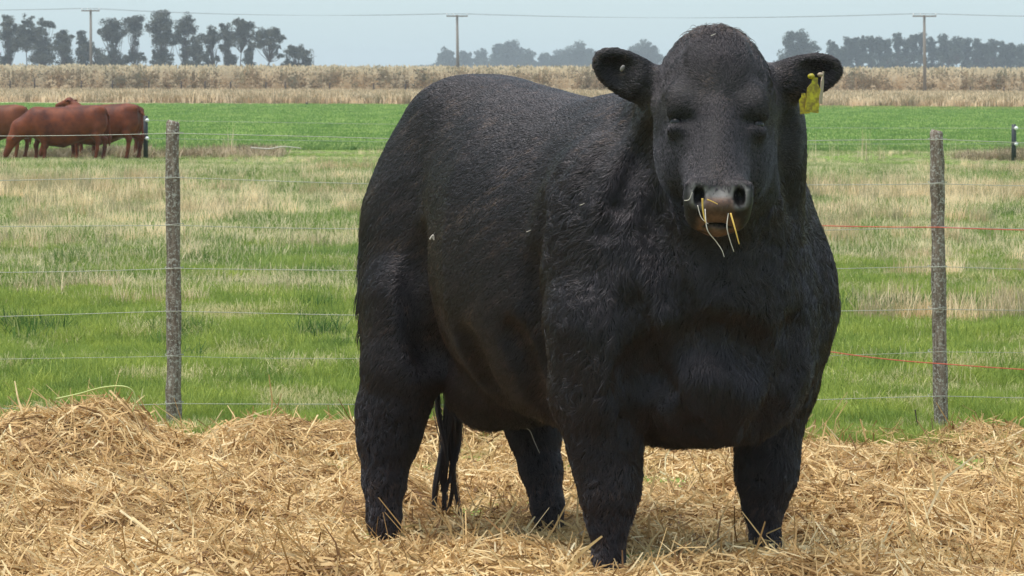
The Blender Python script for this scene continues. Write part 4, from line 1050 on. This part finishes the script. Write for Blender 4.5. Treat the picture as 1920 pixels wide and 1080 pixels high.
# ------------------------------------------------------------------ red cattle
def cow_field(pose):
    f = Field((-1.25, -.42, -.05), (1.75, .42, 1.75), .024)
    tr = [(-.92, .12, 1.18, .85), (-.86, .20, 1.24, .75), (-.7, .28, 1.29, .58), (-.4, .32, 1.27, .48), (0, .38, 1.25, .33), (.35, .35, 1.24, .37), (.6, .27, 1.19, .50), (.78, .18, 1.06, .60)]
    f.loft(None, tr, lambda P: (P[..., 0], P[..., 1], P[..., 2]), (-1.2, -.42, .2), (1.2, .42, 1.6), .06, 2.2)
    for s in (-1, 1):
        f.ell((-.72, s * .15, .90), (.24, .13, .32), .08); f.ell((-.78, s * .15, 1.16), (.16, .09, .10), .06); f.ell((.50, s * .20, .88), (.20, .12, .30), .08)
        dx = pose.get('step', .08) * s
        f.chain([((-.70, s * .18, .80), .13), ((-.72 + dx * .3, s * .19, .62), .10), ((-.84 + dx, s * .19, .50), .062), ((-.82 + dx, s * .19, .30), .043), ((-.78 + dx, s * .19, .08), .045), ((-.76 + dx, s * .19, .0), .055)], .04)
        f.chain([((.52, s * .19, .75), .11), ((.52 - dx * .5, s * .19, .52), .068), ((.53 - dx, s * .19, .38), .055), ((.52 - dx, s * .19, .24), .040), ((.53 - dx, s * .19, .07), .044), ((.55 - dx, s * .19, .0), .054)], .04)
    f.chain([((-.90, 0, 1.20), .045), ((-1.0, 0, 1.05), .032), ((-1.02, .02, .70), .022), ((-1.02, .02, .55), .045), ((-1.01, .02, .36), .02)], .03)
    if pose['head'] == 'down':
        A, B, C, D = (.60, 0, .96), (.95, 0, .76), (1.14, 0, .50), (1.30, 0, .15); R0 = (.29, .21, .14, .078)
    else:
        A, B, C, D = (.60, 0, 1.00), (.84, 0, 1.18), (1.00, 0, 1.36), (1.33, 0, 1.26); R0 = (.24, .16, .115, .068)
    f.chain([(A, R0[0]), (B, R0[1]), (C, R0[2])], .08, (1, .75, 1)); f.cap(C, D, .115 if pose['head'] == 'down' else .095, .065, .05, (1, .85, 1))
    Cn = np.array(C); e = unit(np.array(D) - Cn); upv = np.cross(e, [0, 1.0, 0]); upv = upv if upv[2] > 0 or pose['head'] == 'down' else -upv
    for s in (-1, 1):
        c = Cn - e * .04 + np.array([0, s * .19, .02]); R = np.stack([np.array([0, 1.0, 0]), e, np.cross([0, 1.0, 0], e)], 1); f.ell(c, (.11, .055, .03), .03, R)
    return f.extract()
def cattle():
    G = 'red cattle grazing in the pasture'
    Vd, Qd = cow_field({'head': 'down', 'step': .09}); Vu, Qu = cow_field({'head': 'up', 'step': -.07})
    def cow(px, Y, rz, V, Q, mat, label, sc):
        p = at(px, 280, Y); p[2] = float(gz(Y)) - .02
        root = empty('cow', p, rz); root.scale = (sc,) * 3; tag(root, label, 'cow', G)
        mesh_np('body', V, Q, np.full(len(Q), 4), mat, root, True)
        return root
    cow(120, 71.8, math.pi + .16, Vd, Qd, MAT['redhide'], 'red cow grazing with lowered head, its muzzle by the leftmost animal', 1.0)
    cow(184, 73.3, math.pi - .12, Vd, Qd, MAT['redhide'], 'red cow overlapping the grazing one, its rump towards the dark post', 1.03)
    cow(200, 76.0, math.pi - .35, Vu, Qu, MAT['redhide'], 'dark red cow mostly hidden behind the others, only raised head and back showing', .98)
    cow(-26, 73.8, math.pi + .05, Vd, Qd, MAT['brownhide'], 'brown cow cut by the left picture edge, only its rump and hind legs showing', 1.0)
cattle()

# ------------------------------------------------------------------ loose stalks and small things
def stalk(name, label, pix, Y, r, mat, group=None, cat='straw stalk', dz=None):
    P = [at(x, y, yy) for (x, y), yy in zip(pix, Y)]; P = np.array(P); pts = []
    n = len(P); tt = np.linspace(0, n - 1, n * 5)
    for i in range(n * 5):
        k = min(int(tt[i]), n - 2); t = tt[i] - k; p0 = P[max(k - 1, 0)]; p1 = P[k]; p2 = P[k + 1]; p3 = P[min(k + 2, n - 1)]
        pts.append(.5 * ((2 * p1) + (-p0 + p2) * t + (2 * p0 - 5 * p1 + 4 * p2 - p3) * t * t + (-p0 + 3 * p1 - 3 * p2 + p3) * t ** 3))
    rr = np.linspace(r, r * .55, len(pts)); mb = MB(); mb.tube(pts, list(rr), 6); o = mb.build(name, mat); tag(o, label, cat, group); return o
YM = 9.205
YF = 10.50
stalk('pale_branch', 'pale bare branch lying among the brown weeds left of the bull', [(470, 277), (505, 279), (530, 275), (565, 278)], [75.0] * 4, .022, MAT['pale'], None, 'branch')
G = 'straw stalks held in the bull mouth'
stalk('straw_stalk', 'short thick golden stalk under the bull nostril on the left', [(1317, 372), (1318, 395), (1323, 418)], [YM - .03] * 3, .0032, MAT['gold'], G)
stalk('straw_stalk', 'long thin pale stalk hanging from the mouth, the longest one', [(1322, 392), (1326, 430), (1342, 452), (1353, 468), (1358, 482)], [YM + .01, YM - .02, YM, YM, YM], .0017, MAT['pale'], G)
stalk('straw_stalk', 'thin pale curved stalk in the middle of the mouth', [(1366, 398), (1363, 425), (1368, 448), (1376, 472)], [YM + .02, YM, YM, YM], .0017, MAT['pale'], G)
stalk('straw_stalk', 'thick yellow stalk hanging from the right side of the mouth', [(1370, 400), (1378, 428), (1386, 458)], [YM + .01, YM - .01, YM - .01], .0030, MAT['gold'], G)
stalk('straw_stalk', 'small golden bit lying across the bull nose', [(1326, 374), (1336, 378), (1346, 383)], [YM - .05] * 3, .0020, MAT['gold'], G)
stalk('straw_stalk', 'small pale bit sticking out left of the nostril', [(1283, 376), (1292, 374), (1298, 360)], [YM - .02] * 3, .0016, MAT['pale'], G)
stalk('straw_stalk', 'thin stalk fork by the left corner of the mouth', [(1308, 385), (1315, 408), (1328, 420)], [YM, YM - .01, YM - .02], .0014, MAT['pale'], G)
for (bx, by), lab in (((992, 434), 'tiny pale straw flake on the bull shoulder edge'), ((1092, 384), 'short pale straw flake on the bull shoulder below the neck'), ((1338, 66), 'pale straw flake lying on top of the bull poll')):
    q = BFIELD.march(bx, by)
    if q is not None:
        yy = float((BO + RB @ q)[1]) - .03; stalk('straw_bit', lab, [(bx - 5, by + 1), (bx, by - 1), (bx + 4, by - 3)], [yy] * 3, .0014, MAT['pale'], None, 'straw bit')
stalk('straw_bit', 'tiny pale bit of straw stuck to the bull flank', [(806, 449), (812, 441), (814, 450), (810, 443)], [YF] * 4, .0035, MAT['pale'], None, 'straw bit')
stalk('green_stem', 'long pale green stem arching over the top of the left straw heap', [(105, 748), (150, 738), (190, 727), (228, 724), (248, 732), (254, 752), (248, 772)], [13.1, 13.1, 13.05, 13.0, 13.0, 13.0, 13.0], .0042, MAT['greenstalk'], None, 'stem')
stalk('green_stem', 'pale green stem lying right of the left fence post foot', [(340, 800), (365, 803), (392, 806), (410, 802)], [14.2] * 4, .0032, MAT['greenstalk'], None, 'stem')
stalk('dark_stick', 'thin dark stick standing in the grass left of the right fence post', [(1716, 768), (1719, 790), (1725, 830)], [14.25] * 3, .0035, MAT['bark'], None, 'stick')
stalk('straw_stalk', 'thin straw caught in the hair above the far hind leg', [(975, 802), (992, 806), (1002, 828), (1012, 850)], [11.06] * 4, .0017, MAT['pale'], None)
